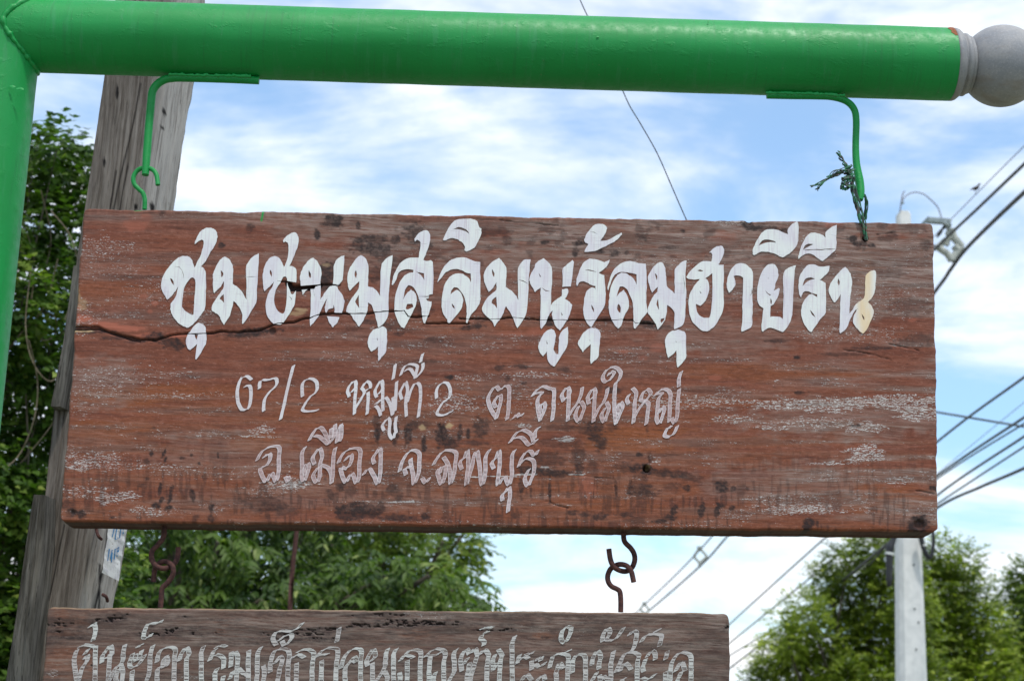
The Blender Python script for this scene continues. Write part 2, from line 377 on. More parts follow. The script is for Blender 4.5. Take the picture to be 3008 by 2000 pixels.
# ------------------------------------------------------------ lettering data: outlines read off the painted strokes
# each crop: (origin x, origin y, scale); each letter: [outline, hole, hole, ...]
KA, KB, KC, KD, KE, KF, KG = [(x, 600, 3.2667) for x in (440, 740, 1040, 1340, 1640, 1900, 2180)]
def pp(s): 
    a = [float(t) for t in s.replace(',', ' ').split()]
    return list(zip(a[::2], a[1::2]))
BIG = [
 (KA, ["430,380 436,350 460,300 490,260 530,232 575,225 610,235 638,262 648,300 645,345 625,390 595,440 565,495 535,545 492,598 515,610 532,640 540,670 540,800 535,900 528,1000 500,1045 460,1100 415,1150 370,1183 340,1178 290,1150 240,1100 205,1040 197,990 205,950 230,915 255,870 270,800 285,765 250,830 200,890 165,915 145,880 115,820 107,780 120,710 150,645 195,590 245,535 290,505 335,497 375,505 402,530 415,565 428,608 440,590 460,545 485,500 505,430 518,380 515,355 500,343 470,350 445,375",
   "390,710 410,702 435,722 437,800 430,880 425,960 420,1055 405,1060 365,1040 318,1000 308,960 320,860 330,800 355,755", "197,708 215,720 228,745 230,778 212,755 200,730"]),
 (KA, ["395,1210 430,1160 470,1135 510,1152 535,1185 540,1240 543,1320 510,1390 445,1490 437,1485 445,1400 452,1340 410,1380 385,1400 360,1375 345,1320 355,1270 375,1235", "430,1250 462,1250 450,1300 435,1275"]),
 (KA, ["720,502 760,525 790,575 800,620 798,700 795,765 850,800 890,850 926,915 928,800 925,700 923,600 945,555 985,505 1047,472 1045,560 1035,700 1030,820 1020,945 975,1020 930,1100 892,1148 885,1135 888,1060 865,1000 830,950 803,925 795,970 765,1070 712,1157 685,1115 668,1070 630,1045 592,1018 597,975 640,900 690,830 710,790 713,735 680,790 640,830 615,852 608,810 605,740 605,690 615,645 650,570 690,520", "680,632 705,660 700,690 685,700", "710,860 712,945 690,920 668,908 690,880"]),
 (KB, ["120,835 110,790 103,720 105,670 118,600 150,540 190,505 225,498 265,520 290,560 305,605 330,555 348,490 352,420 345,375 325,362 305,365 302,345 340,300 380,275 410,270 435,290 446,330 440,400 415,470 390,530 360,592 395,598 420,615 428,660 425,760 422,850 410,950 380,1020 340,1080 290,1145 240,1153 200,1140 150,1080 135,1020 132,960 145,880 170,830 200,785 213,740 170,790", "300,700 325,695 338,715 335,790 335,900 318,1025 290,1050 250,1025 222,975 213,920 222,850 240,800 270,755", "175,628 192,655 190,698 180,680 170,655"]),
 (KB, ["590,513 625,545 655,600 668,650 660,720 658,800 656,915 690,860 740,795 775,782 820,790 838,830 870,870 888,930 880,990 862,1048 790,1035 795,1000 780,960 780,995 735,1010 715,1043 703,1030 700,990 715,930 728,895 700,940 670,1000 640,1070 600,1125 560,1172 555,1100 562,1000 565,900 563,815 525,820 487,868 480,830 465,740 462,690 478,630 520,565 555,530", "545,630 565,670 562,710 545,690"]),
 (KB, ["888,490 885,560 875,680 862,740 825,780 778,770 782,700 785,600 800,550 840,510"]),
 (KB, ["717,1073 842,1082 820,1130 778,1183 745,1140"]),
 (KB, ["1045,490 1085,515 1110,560 1120,620 1115,700 1112,790 1160,800 1205,840 1228,880 1232,760 1238,600 1255,560 1300,510 1350,490 1345,560 1330,660 1318,800 1312,900 1308,1060 1275,1130 1245,1160 1215,1180 1208,1170 1195,1110 1175,1040 1150,970 1115,940 1112,990 1105,1030 1090,1070 1060,1130 1028,1175 990,1120 945,1060 905,1030 915,980 945,920 990,860 1025,810 1030,735 985,780 940,828 928,810 918,740 918,680 935,620 965,570 1010,510", "998,632 1008,670 1000,710 988,690 985,660", "1025,870 1030,1000 1010,970 990,935 1005,905"]),
 (KB, ["1250,1169 1275,1180 1295,1215 1297,1270 1292,1400 1260,1450 1215,1503 1210,1440 1212,1360 1180,1395 1145,1412 1125,1380 1112,1330 1118,1280 1150,1220 1200,1190 1222,1187", "1200,1275 1208,1300 1203,1305"]),
 (KC, ["370,775 362,765 372,720 400,640 440,570 490,530 550,512 620,512 630,440 640,380 632,350 605,340 585,358 582,330 620,280 665,252 700,250 722,275 730,320 722,390 695,460 665,535 700,545 740,538 755,560 760,650 760,780 752,880 735,912 745,950 730,1010 705,1080 680,1145 665,1130 655,1080 648,1000 630,930 605,855 570,795 520,775 490,820 470,920 500,860 545,820 585,850 603,900 595,960 560,1040 525,1110 480,1190 455,1175 420,1120 395,1050 385,1000 392,900 425,780 470,700 520,662 565,655 570,630 500,622 440,645 415,690 395,740", "592,647 670,662 674,728 640,680", "510,955 560,955 570,985 515,1010 495,1000"]),
 (KC, ["800,750 808,715 840,640 880,580 940,530 1010,512 1080,515 1150,545 1210,555 1213,700 1212,850 1212,930 1170,1010 1125,1055 1088,1140 1075,1130 1080,1050 1080,980 1060,900 1030,840 1000,805 960,795 935,830 928,865 960,835 990,820 1020,845 1045,900 1045,940 1030,1000 980,1070 915,1145 900,1140 895,1105 860,1060 842,1000 840,940 850,850 870,770 905,710 950,675 1010,662 1065,680 1100,710 1122,750 1122,665 1060,650 1010,625 950,622 880,655 830,715", "937,950 960,975 965,1003 945,985"]),
 (KC, ["850,340 870,300 905,230 950,175 1000,145 1070,140 1140,143 1180,165 1200,215 1222,240 1220,290 1190,360 1155,415 1115,440 1080,455 1058,440 1065,410 1040,370 1000,340 940,325 900,335 870,348", "945,245 1000,220 1050,230 1090,255 1105,285 1070,260 1020,245 975,240"]),
 (KD, ["410,515 445,550 478,600 483,640 478,720 475,795 530,830 575,880 597,920 592,800 592,650 605,590 650,535 715,527 708,600 695,720 692,850 680,1000 655,1090 585,1190 575,1165 545,1090 500,1010 478,975 460,1020 435,1080 400,1130 367,1172 345,1120 300,1080 255,1030 252,985 275,930 330,865 385,820 385,745 355,800 310,842 300,810 275,760 265,700 275,640 310,590 350,550", "345,622 368,665 362,700 345,665", "385,885 392,1000 370,970 340,950 345,920"]),
 (KD, ["838,520 885,560 915,600 923,650 918,760 912,860 908,970 940,930 990,895 1010,880 1015,815 1070,808 1075,850 1045,905 1090,940 1112,970 1105,1010 1080,1080 1040,1150 995,1210 960,1175 935,1120 920,1070 925,1030 938,1010 905,1040 880,1080 860,1140 818,1192 808,1170 808,1080 812,960 810,850 810,800 785,820 755,843 735,800 710,760 705,710 720,660 750,610 770,560", "790,655 815,695 805,700", "1002,1032 1022,1060 1015,1070"]),
 (KD, ["1115,535 1130,550 1115,670 1102,790 1018,790 1022,700 1022,620 1050,590"]),
 (KD, ["915,1195 940,1215 955,1260 945,1330 935,1390 955,1430 982,1440 985,1330 990,1260 1030,1200 1070,1177 1075,1240 1072,1320 1050,1390 1000,1470 945,1558 905,1535 875,1480 872,1410 835,1455 815,1440 790,1390 790,1340 815,1290 860,1220", "865,1305 880,1340 870,1340"]),
 (KE, ["180,787 172,760 185,690 215,610 250,555 300,525 350,525 400,540 440,560 490,533 485,565 450,610 410,645 385,660 435,680 442,700 450,800 455,890 445,970 410,1030 360,1110 318,1180 290,1160 260,1110 242,1050 240,990 250,900 275,830 320,798 350,805 358,820 358,785 320,775 270,750 230,740 200,750", "250,634 290,627 330,637 375,652 330,645 290,636", "315,962 340,1000 342,1038 322,1000"]),
 (KE, ["250,345 260,310 300,250 340,200 390,188 440,195 466,225 460,260 435,310 400,352 470,345 540,310 605,275 608,290 570,335 510,375 420,420 350,448 250,458 262,425 290,382 262,368"]),
 (KE, ["330,1186 370,1195 403,1230 400,1300 390,1400 383,1465 345,1500 313,1532 308,1490 312,1340 270,1380 235,1417 215,1385 190,1345 195,1310 230,1250 280,1200", "295,1300 308,1306 305,1312"]),
 (KE, ["478,825 473,800 490,730 520,650 570,590 630,555 690,545 750,560 800,568 838,570 845,640 848,800 846,940 850,1035 800,1100 765,1160 738,1193 722,1180 722,1100 718,1000 710,930 690,880 660,820 620,790 590,790 572,840 560,888 590,850 628,822 660,870 678,930 670,1000 635,1070 605,1160 575,1193 545,1160 505,1090 487,1030 485,960 492,870 510,780 545,710 580,670 625,658 680,680 725,720 755,780 750,672 700,660 640,650 580,655 530,695 500,760", "578,955 600,990 595,1045 570,1020 565,985"]),
 (KF, ["125,555 160,570 178,620 182,660 188,700 190,780 215,810 260,850 268,858 268,750 268,630 290,600 340,550 382,540 375,620 372,750 378,860 372,950 360,1130 320,1175 262,1200 260,1180 265,1100 262,1030 230,990 195,965 192,1030 180,1090 150,1150 105,1203 85,1150 40,1080 8,1040 15,985 40,920 70,870 100,838 105,790 50,852 35,810 12,720 20,670 50,620 85,580", "78,658 100,690 98,728 85,700", "108,905 118,1018 92,960"]),
 (KF, ["310,1205 360,1220 375,1260 377,1400 375,1470 340,1520 300,1565 288,1540 285,1400 250,1440 205,1472 195,1440 180,1370 175,1320 190,1260 230,1220 280,1207", "275,1308 288,1322 280,1322"]),
 (KF, ["380,700 410,650 480,580 540,548 620,550 630,500 620,465 600,462 650,415 710,398 735,415 740,460 720,520 690,580 738,582 740,700 735,800 740,940 730,1020 690,1110 640,1180 580,1218 520,1205 450,1140 410,1050 400,950 410,870 450,790 490,740 512,716 470,722 410,718", "590,690 628,660 630,800 622,1000 600,1088 550,1090 500,1060 475,1000 472,955 515,975 560,930 590,860 600,790 585,730 560,712", "485,635 510,628 545,640 515,645", "505,828 525,855 515,855"]),
 (KF, ["790,852 770,800 770,740 785,680 820,610 865,572 930,570 980,600 1015,650 1018,760 1010,860 1015,960 1012,1080 1010,1160 965,1200 912,1222 905,1205 918,1120 918,980 922,850 925,720 905,690 860,685 832,690 848,730 848,780 820,820"]),
 (KG, ["285,572 325,590 345,640 345,700 320,760 318,790 303,832 350,802 362,820 345,880 310,950 285,970 272,985 270,1080 320,1075 370,1085 388,1100 395,1000 398,880 395,760 398,660 430,620 480,595 520,585 505,630 495,760 490,880 485,1000 475,1090 440,1170 395,1225 350,1210 290,1187 240,1190 200,1222 188,1210 190,1120 205,1000 160,960 143,890 145,820 160,730 195,640 240,585", "220,820 250,855 280,868 265,875 235,850", "275,900 285,930 278,965 270,940", "245,698 258,715 250,712"]),
 (KG, ["103,480 102,440 130,370 170,300 220,250 280,240 350,250 440,290 440,240 480,190 530,165 542,210 540,320 525,390 480,450 400,505 360,500 300,470 230,458 170,460 125,487", "160,397 190,350 240,338 300,350 328,370 270,362 210,375"]),
 (KG, ["565,895 548,860 540,780 550,700 590,625 640,580 690,578 750,600 838,592 830,640 790,690 745,725 800,755 805,880 800,1040 760,1090 710,1160 665,1225 650,1220 600,1160 570,1080 567,1020 585,940 630,880 670,860 720,893 720,865 670,850 620,832 585,850", "582,785 590,745 615,710 660,702 700,715 650,730 610,755", "650,1010 685,1050 703,1085 670,1060"]),
 (KG, ["540,525 545,480 570,400 610,320 660,275 720,278 780,300 800,325 800,270 850,225 905,200 905,330 900,430 870,462 830,500 775,545 740,530 690,490 640,470 590,485", "585,440 600,400 640,378 685,385 630,410"]),
 (KG, ["990,602 1025,640 1045,680 1055,740 1045,830 1035,920 1030,1048 1060,1010 1090,960 1165,897 1180,800 1185,690 1220,650 1265,632 1285,655 1280,760 1275,830 1250,890 1210,940 1245,980 1265,1040 1230,1130 1190,1210 1160,1242 1110,1200 1068,1140 1065,1090 1085,1040 1105,1005 1075,1030 1040,1100 1000,1190 945,1238 935,1220 938,1100 943,950 945,860 920,910 885,943 870,920 835,850 833,800 860,740 900,690 950,630", "922,712 937,745 930,782 915,755", "1148,1050 1170,1085 1172,1112 1155,1085"]),
]
# cuts through paint and wood: (crop or None for photo px, width px, points)
PX0 = (0, 0, 1.0)
CRACKS = [
 (PX0, 3.2, "220,960 290,960 320,976 360,986 415,998 455,1000 500,985 545,980 613,979 657,973 700,976 766,970 800,954 817,949 862,947 887,937 911,934 936,924 979,920 1034,921 1077,921 1101,917 1138,914 1187,912 1199,929 1224,931 1258,928"),
 (PX0, 4.8, "216,966 250,968 290,966 325,978 350,986 380,996 410,1001"),
 (PX0, 2.0, "1250,949 1300,949 1377,950"),
 (PX0, 1.8, "1350,935 1441,937 1508,932 1536,935 1591,940 1625,940 1720,940 1756,941 1793,940 1824,938 1860,940 1866,949 1928,951"),
 (KB, 1.8, "240,735 340,738"), (KB, 3.0, "610,778 700,770 840,775"), (KB, 2.0, "590,810 600,880"), (KB, 1.6, "355,880 380,905 372,930"),
 (KA, 1.2, "240,601 280,600 308,632 324,680 318,722"), (KA, 1.3, "925,700 1030,695"), (KA, 1.3, "760,719 797,716"),
 (KC, 1.5, "380,655 430,648"), (KC, 1.5, "640,383 700,381"), (KC, 2.2, "622,884 700,886 755,878"), (KC, 1.4, "1150,570 1212,572"), (KC, 1.4, "1170,247 1222,247"),
 (KC, 1.5, "430,1025 500,1060"), (KD, 1.4, "595,606 660,606"), (KD, 2.2, "600,725 640,735 695,765"), (KD, 2.2, "820,800 860,830 905,835"),
 (KE, 1.2, "300,262 345,270 380,290"), (KE, 1.4, "1020,615 1040,640 1030,680"), (KE, 1.4, "1200,690 1210,760 1205,860"), (KE, 1.3, "1160,1310 1225,1312"), (KE, 1.3, "1080,1232 1110,1255"),
 (KF, 1.6, "1000,810 1010,850 990,880"), (KF, 1.4, "1005,1080 1015,1130"), (KG, 1.4, "840,292 905,305"), (KG, 2.4, "590,440 680,436 760,438 840,432 900,430"),
]
SLOTS = [(KB, "335,735 425,750 440,785 600,772 655,770 650,780 610,790 600,812 470,822 420,830 395,865 375,860 365,825 345,780"),
         (KC, "690,905 735,900 752,920 735,935 700,925"), (KE, "985,1100 1020,1090 1015,1110 990,1140 980,1120"), (KC, "525,960 560,955 565,980 545,985"),
         (KC, "720,868 755,862 752,905 738,912 715,905")]
# faded lines: strokes as pen paths (crop, nib vector px, [letters]; a letter is several paths separated by |)
H_ = (660, 1020, 4.718); I_ = (980, 1000, 5.226); J_ = (1400, 1040, 6.03); K_ = (1700, 1040, 6.03); L_ = (720, 1220, 4.9); M_ = (1140, 1220, 4.9)
SMALL = [
 (H_, (9, -5), 'full', ["370,450 310,400 235,425 190,520 175,640 185,760 230,850 290,865 340,820 362,700 358,560 330,530 280,540",
   "480,570 500,460 600,450 710,430 715,520 620,620 550,730 540,880", "955,250 880,530 830,760 775,995", "1080,680 1080,500 1180,430 1270,480 1275,600 1180,690 1110,790 1080,870 1190,885 1290,870"]),
 (I_, (8.5, -5), 'full', ["240,860 215,760 270,660 330,620 345,700 275,790|335,640 340,760 328,900 320,1130|330,1050 400,930 470,800 430,730|430,730 500,630 560,660 560,730 500,760|530,790 530,900 515,1130",
   "660,870 635,780 680,680 735,610 755,720 690,820|745,640 755,780 750,950 760,1080|740,900 650,970|640,1000 690,1050 720,1150|800,870 860,960 905,1140|910,870 915,1000 905,1140|968,630 955,850 945,1080",
   "775,1380 750,1300 830,1190 865,1250 855,1420 910,1510 945,1400|960,1170 945,1290 960,1420", "945,370 915,590",
   "1050,900 1020,800 1080,680 1110,640 1135,760 1110,900 1115,1160|1130,950 1180,780 1250,660 1320,680 1335,850 1320,1000 1300,1170",
   "1030,530 1090,400 1180,360 1280,390 1270,480 1250,570|1100,460 1180,440 1260,560|1370,350 1360,450 1260,575", "1370,200 1350,260 1335,330",
   "1580,890 1580,760 1650,660 1740,650 1790,760 1775,870 1660,970 1590,1120 1700,1140 1820,1080"]),
 (J_, (10, -6), 'wash', ["350,1140 240,950 205,800 240,680 340,570 410,640 470,580 550,560 580,640 572,850 565,1000 540,1150|350,1130 390,980 430,820 415,720 340,790 305,870 345,940", "655,1130 720,1050 750,1110 815,1060",
   "990,740 1060,640 1180,570 1300,610 1370,640 1365,850 1360,1000 1335,1175|1010,700 1120,680 1160,690 1100,760 1080,850 1090,1000 1130,1170|1130,1150 1190,1020 1215,910 1180,860 1120,940 1150,1020",
   "1540,830 1510,720 1570,620 1620,590 1650,700 1570,790|1630,640 1632,850 1615,1175|1630,1100 1720,950 1800,840 1850,720 1870,590|1850,840 1905,940 1860,1080 1810,1190 1750,1080 1800,930"]),
 (K_, (10, -6), 'wash', ["180,880 160,760 220,650 270,610 300,700 230,790|285,650 280,850 262,1195|280,1120 360,950 440,850 490,720 510,600|490,850 535,960 490,1100 455,1200 400,1090 460,960",
   "650,520 635,700 630,900 640,1080 662,1235|660,1220 730,1060 780,930 740,850 685,960 720,1050|650,520 720,440 745,330 670,240 560,240 470,310 425,420 480,495 570,430 625,340 570,310 530,370",
   "880,880 850,800 890,720|950,600 1020,690 995,850 985,1000 970,1215|990,1110 1080,950 1200,800 1275,700 1220,620 1130,700 1105,810 1170,830|1190,830 1235,880 1220,1050 1195,1240",
   "1350,730 1440,640 1540,620 1625,700 1612,900 1605,1190|1390,700 1480,700 1410,790 1395,1000 1380,1150 1430,1230 1490,1080 1515,980 1480,930 1420,1040|1780,620 1755,850 1745,1080 1700,1220 1650,1130|1745,1270 1690,1400 1600,1460 1520,1430 1580,1300 1640,1290", "1815,310 1775,430 1775,570"]),
 (L_, (10.5, -6), 'wash', ["175,640 240,520 370,450 490,455 485,620 482,800 445,950 390,830 350,860 300,955 230,830 220,750 300,725 360,620 345,545 270,600", "580,880 615,950|620,880 640,930",
   "865,455 820,540 820,700 815,880 848,945 900,820 920,720 890,690 850,780 870,850", "1000,700 975,600 1040,500 1080,475 1110,580 1085,680 1075,800 1070,900 1030,965 980,860 1050,750|1100,710 1190,750 1240,840 1245,970|1300,465 1270,600 1260,850 1240,970",
   "925,350 1000,220 1080,170 1160,270 1200,400|1000,290 1080,310 1190,410|1295,130 1285,290 1200,410|1240,190 1230,320|1385,125 1345,230 1320,385|1390,150 1375,340 1320,385",
   "1345,680 1400,560 1510,480 1650,490 1645,700 1640,880 1600,970 1550,840 1500,870 1450,965 1390,840 1380,740 1470,760 1535,640 1520,560 1440,640", "1860,690 1840,610 1900,520 1940,470 1955,600 1945,800 1940,870 1910,985 1850,860 1780,760 1705,845"]),
 (M_, (10.5, -6), 'wash', ["165,800 210,650 290,530 380,500 450,550 448,700 440,820 375,985 360,850 330,720 325,620|260,850 240,760 320,740", "490,900 540,970 590,900",
   "660,700 730,580 830,500 975,530 965,700 950,830 900,985 890,800 850,680 800,600|735,760 715,800 720,860 770,990 820,850 825,730 770,740 745,830", "1060,770 1035,670 1100,600 1140,500 1155,640 1145,800 1125,1000 1190,800 1235,600 1280,510 1310,680 1350,1000 1395,860 1400,700 1410,580 1460,495",
   "1520,760 1490,680 1560,600 1595,500 1610,650 1595,800 1580,1005 1670,880 1740,1000 1780,860 1780,700 1790,560 1825,500", "1650,1220 1640,1150 1700,1080 1740,1030 1755,1150 1740,1260 1725,1385",
   "1880,730 1920,620 1980,530 2050,510 2110,580 2155,505|1890,700 1980,620 2090,650 2100,800 2060,920 2010,1015 1970,900 2030,770", "1755,385 1850,250 1960,210 2060,280 2090,370|1830,320 1930,320 2040,425 2140,350|2110,330 2120,230 2170,170"]),
]
N_ = (120, 1760, 5.361); O_ = (500, 1760, 5.361); P_ = (880, 1760, 5.361); Q_ = (1260, 1760, 5.361); R_ = (1640, 1760, 4.537)
LOWER = [
 (N_, ["850,390 860,500 820,650|770,430 850,370", "600,750 700,710 870,750|865,740 855,1000 840,1800|570,790 530,900 530,1050 580,1300 640,1100 730,960 735,870 690,930|745,780 690,860",
   "960,990 970,880 1050,780 1100,720 1115,860 1010,930|1090,850 1070,1100 1050,1780|1060,1300 1180,1080 1280,980 1300,850 1320,710|1260,1020 1295,1150 1250,1380 1180,1250 1215,1100",
   "1900,330 1850,370 1700,380 1640,480 1620,600 1700,590 1740,540", "1520,750 1590,700|1590,800 1550,900 1495,970 1490,860|1450,850 1400,980 1410,1060 1480,1060 1560,990 1640,870|1440,1120 1430,1280 1420,1780 1560,1500|1770,720 1725,850 1720,1000 1690,1200 1620,1350 1500,1500",
   "1830,980 1860,840 1950,760 2110,770 2100,1000 2095,1750|1990,880 1930,960 1940,1060 2000,1000 1985,900|1870,1060 1835,1120 1830,1280 1860,1550 2080,1750",
   "2180,960 2200,880 2290,750 2335,850 2290,960 2290,1280 2285,1750"]),
 (O_, ["530,735 490,850 490,1200 480,1700 240,1750", "620,960 680,820 720,780|720,750 800,720 880,740|660,900 740,860 840,930 840,1080|740,1080 700,1200 760,1500 840,1200",
   "950,1060 960,950 960,830|1020,820 1065,900 1050,1100 1040,1280 1040,1700|940,1250 980,1130|1080,1080 1160,1160 1240,1200|1240,800 1230,1000 1230,1700", "1430,750 1380,850 1370,1000 1370,1180 1360,1280 1360,1700|1465,1040 1480,1200 1400,1600",
   "1570,1140 1580,1000 1620,850 1700,780 1865,805 1860,1000 1850,1250 1850,1750|1740,880 1650,1000|1735,890 1765,960 1720,1100 1700,1230 1600,1700", "1670,720 1620,620 1660,520 1760,490 1900,500 2000,450 2085,370|1700,650 1790,580 1900,540 1905,620 1805,720 1760,650",
   "1920,920 2010,860 2110,910|2010,820 2150,780 2260,840 2240,1000 2230,1280 2230,1750|1990,1000 1980,1280 1970,1750"]),
 (P_, ["625,440 585,665", "270,900 330,830 450,760 600,790 580,1000 570,1280 560,1750|300,870 440,860|350,960 340,1280 340,1750",
   "650,1080 690,940 780,810 880,770 970,800 960,1000 960,1280 960,1700|870,890 780,1000 720,1080 720,1280 740,1600 950,1700|870,900 900,980 840,960",
   "1070,1040 1060,950 1130,820 1165,780 1190,900 1110,970|1150,1000 1150,1280 1150,1750|1210,1280 1340,1070 1350,980 1360,850 1390,775|1340,1120 1380,1250 1300,1500", "1525,775 1480,860 1480,1000 1480,1280 1480,1700|1570,1150 1580,1270 1500,1600",
   "1590,960 1660,870 1790,910|1680,850 1760,790 1900,810 1900,1000 1900,1280 1900,1750|1700,960 1690,1280 1690,1750", "1980,900 2060,820 2160,770 2290,820 2270,1000 2270,1280 2260,1750|2000,880 2130,870 2240,830|2060,900 2040,1100 2040,1280 2050,1750|2140,1140 2110,1280 2180,1600"]),
 (Q_, ["440,775 390,850 400,1000 400,1120 370,1180 310,1290", "520,1120 500,950 540,830 600,780 640,860 720,770 760,860 740,950 700,1080 650,1290 620,1700|540,1020 610,920|640,1000 600,1250 590,1700",
   "800,870 870,785 940,870 920,1000 910,1280 910,1750", "830,460 900,440 1000,440|830,560 820,620 870,660 860,720|880,510 930,515", "1010,1110 1010,950 1040,870|1095,780 1150,880 1130,950 1110,1200 1110,1750|1030,1080 1080,990|1355,570 1310,700 1310,900 1310,1280 1310,1750|1110,1750 1310,1750",
   "1390,1000 1430,870|1400,970 1480,900 1570,920|1530,850 1580,870 1640,820|1615,960 1620,1100|1460,1280 1540,1170 1620,1270", "1700,950 1725,910|1680,1010 1740,1060 1830,990|1780,900 1755,960|1700,1280 1790,1190 1830,1260",
   "1900,1070 1940,920 1990,870 2100,850 2190,890 2190,1000 2180,1280 2170,1700|2000,1160 2055,1000 2110,1080|2140,830 2220,800|2000,1150 2010,1290", "2180,420 2100,500 2085,620 2140,680 2220,550 2235,450 2180,420"]),
 (R_, ["190,970 200,800 260,730 340,740 362,800 360,1088 360,1480", "450,870 460,780 520,680 565,760 545,850 540,920|740,685 710,800 700,880 700,1100 700,1480|450,1080 515,970|550,1010 560,1088 560,1480|600,1020 700,1095", "590,560 600,460 660,375 690,450 640,530 760,530 865,375",
   "770,960 820,850 880,730 960,700 1070,730 1055,850 1050,1088 1050,1480|820,950 890,840 970,930|890,1050 850,1090 900,1400", "945,470 1000,415 1045,450 1020,600 970,695", "1180,760 1250,680 1295,740 1290,800|1165,790 1125,900 1140,960|1455,690 1430,790|1120,1040 1200,1065 1290,990|1430,960 1425,1088 1420,1480",
   "1110,560 1160,480 1260,460 1375,480 1345,620|1290,430 1350,390", "1490,1095 1500,900 1540,790 1640,700 1765,750 1770,900 1770,1088 1770,1480|1560,960 1640,830 1690,950|1640,960 1580,1095"]),
]
def conv(k, pts): return [(k[0] + x / k[2], k[1] + y / k[2]) for x, y in pts]
def rounded(poly, n=3, jit=0.):
    """closed outline: soft where it bends gently, sharp at real corners"""
    out = []; N = len(poly)
    def corner(i):
        a = Vector(poly[i - 1]); b = Vector(poly[i]); c = Vector(poly[(i + 1) % N])
        d1 = b - a; d2 = c - b
        if d1.length < 1e-6 or d2.length < 1e-6: return True
        return abs(d1.angle(d2)) > math.radians(52)
    cs = [corner(i) for i in range(N)]
    for i in range(N):
        b = Vector(poly[i]); c = Vector(poly[(i + 1) % N])
        a = Vector(poly[i - 1]) if not cs[i] else b - (c - b) * .5
        d = Vector(poly[(i + 2) % N]) if not cs[(i + 1) % N] else c + (c - b) * .5
        for k in range(n):
            t = k / n
            q = .5 * ((2 * b) + (c - a) * t + (2 * a - 5 * b + 4 * c - d) * t * t + (3 * b - a - 3 * c + d) * t ** 3)
            out.append((q.x + random.gauss(0, jit), q.y + random.gauss(0, jit)))
    return out
def ribbon(pts, w, taper=True):
    L = []; R = []; n = len(pts)
    for i, p in enumerate(pts):
        a = Vector(pts[max(i - 1, 0)]); b = Vector(pts[min(i + 1, n - 1)]); t = (b - a).normalized(); nn = Vector((-t.y, t.x))
        h = w / 2 * (.25 if taper and i in (0, n - 1) else 1) * (1 + .3 * math.sin(i * 2.3))
        L.append(tuple(Vector(p) + nn * h)); R.append(tuple(Vector(p) - nn * h))
    return L + R[::-1]
def densify(pts, step=12, jit=1.2):
    out = []
    for (x0, y0), (x1, y1) in zip(pts, pts[1:]):
        n = max(1, int(math.hypot(x1 - x0, y1 - y0) / step))
        for k in range(n):
            t = k / n; out.append((x0 + (x1 - x0) * t, y0 + (y1 - y0) * t + (random.uniform(-jit, jit) if k else 0)))
    out.append(pts[-1]); return out
crack_px = [(w, densify(conv(k, pp(s)))) for k, w, s in CRACKS]
cut_polys = [ribbon(p, w) for w, p in crack_px] + [conv(k, pp(s)) for k, s in SLOTS]
def bb(poly): xs = [p[0] for p in poly]; ys = [p[1] for p in poly]; return min(xs), min(ys), max(xs), max(ys)
def shoelace(p): return sum(a[0] * b[1] - b[0] * a[1] for a, b in zip(p, p[1:] + p[:1])) / 2
def letter_mesh(outline0, holes0, h, name, mat, parent):
    for jit in (.45, .3, .15, 0):
        outline = rounded(outline0, 3, jit); holes = [rounded(q, 2, jit * .5) for q in holes0]
        ov, keep = cut_letter(outline, holes)
        area = sum(abs(shoelace([tuple(ov[i]) for i in f])) for f in keep)
        if area > .7 * (abs(shoelace(outline)) - sum(abs(shoelace(q)) for q in holes)): break
    return skirt_letter(ov, keep, h, name, mat, parent)
def cut_letter(outline, holes):
    box = bb(outline); cuts = []
    for c in cut_polys:
        b = bb(c)
        if b[0] < box[2] and b[2] > box[0] and b[1] < box[3] and b[3] > box[1]: cuts.append(c)
    loops = [outline] + holes + cuts; vs = []; fs = []
    for lp in loops:
        ar = sum(a[0] * b[1] - b[0] * a[1] for a, b in zip(lp, lp[1:] + lp[:1]))
        if ar > 0: lp = lp[::-1]                     # counter-clockwise once y points up
        k = len(vs); vs += [Vector((x, -y)) for x, y in lp]; fs.append(list(range(k, k + len(lp))))
    ov, oe, of, _, _, fo = delaunay_2d_cdt(vs, [], fs, 1, 1e-4, True)
    keep = [f for f, org in zip(of, fo) if 0 in org and not any(o > 0 for o in org)]
    return ov, keep
def skirt_letter(ov, keep, h, name, mat, parent):
    mb = MB()
    top = [P(v.x, -v.y, h) for v in ov]
    mb.add(top, keep, False)
    cnt = {}
    for f in keep:
        for a, b in zip(f, list(f[1:]) + [f[0]]):
            cnt[(a, b)] = cnt.get((a, b), 0) + 1
    sk = []
    for a, b in cnt:
        if (b, a) not in cnt: sk.append((top[a], top[b]))
    for a, b in sk:
        d = Vector((0, 0, -h)); mb.add([a, b, b + d, a + d], [(0, 3, 2, 1)], False)
    used = sorted({i for f in mb.f for i in f}); mp = {o: n for n, o in enumerate(used)}
    mb.v = [mb.v[i] for i in used]; mb.f = [tuple(mp[i] for i in f) for f in mb.f]
    return mb.build(name, mat, parent)
def crpath(pts, n=4):
    out = []; N = len(pts)
    for i in range(N - 1):
        a, b, c, d = [Vector(pts[j]) for j in (max(i - 1, 0), i, i + 1, min(i + 2, N - 1))]
        for k in range(n):
            t = k / n; q = .5 * ((2 * b) + (c - a) * t + (2 * a - 5 * b + 4 * c - d) * t * t + (3 * b - a - 3 * c + d) * t ** 3)
            out.append(q)
    out.append(Vector(pts[-1])); return out
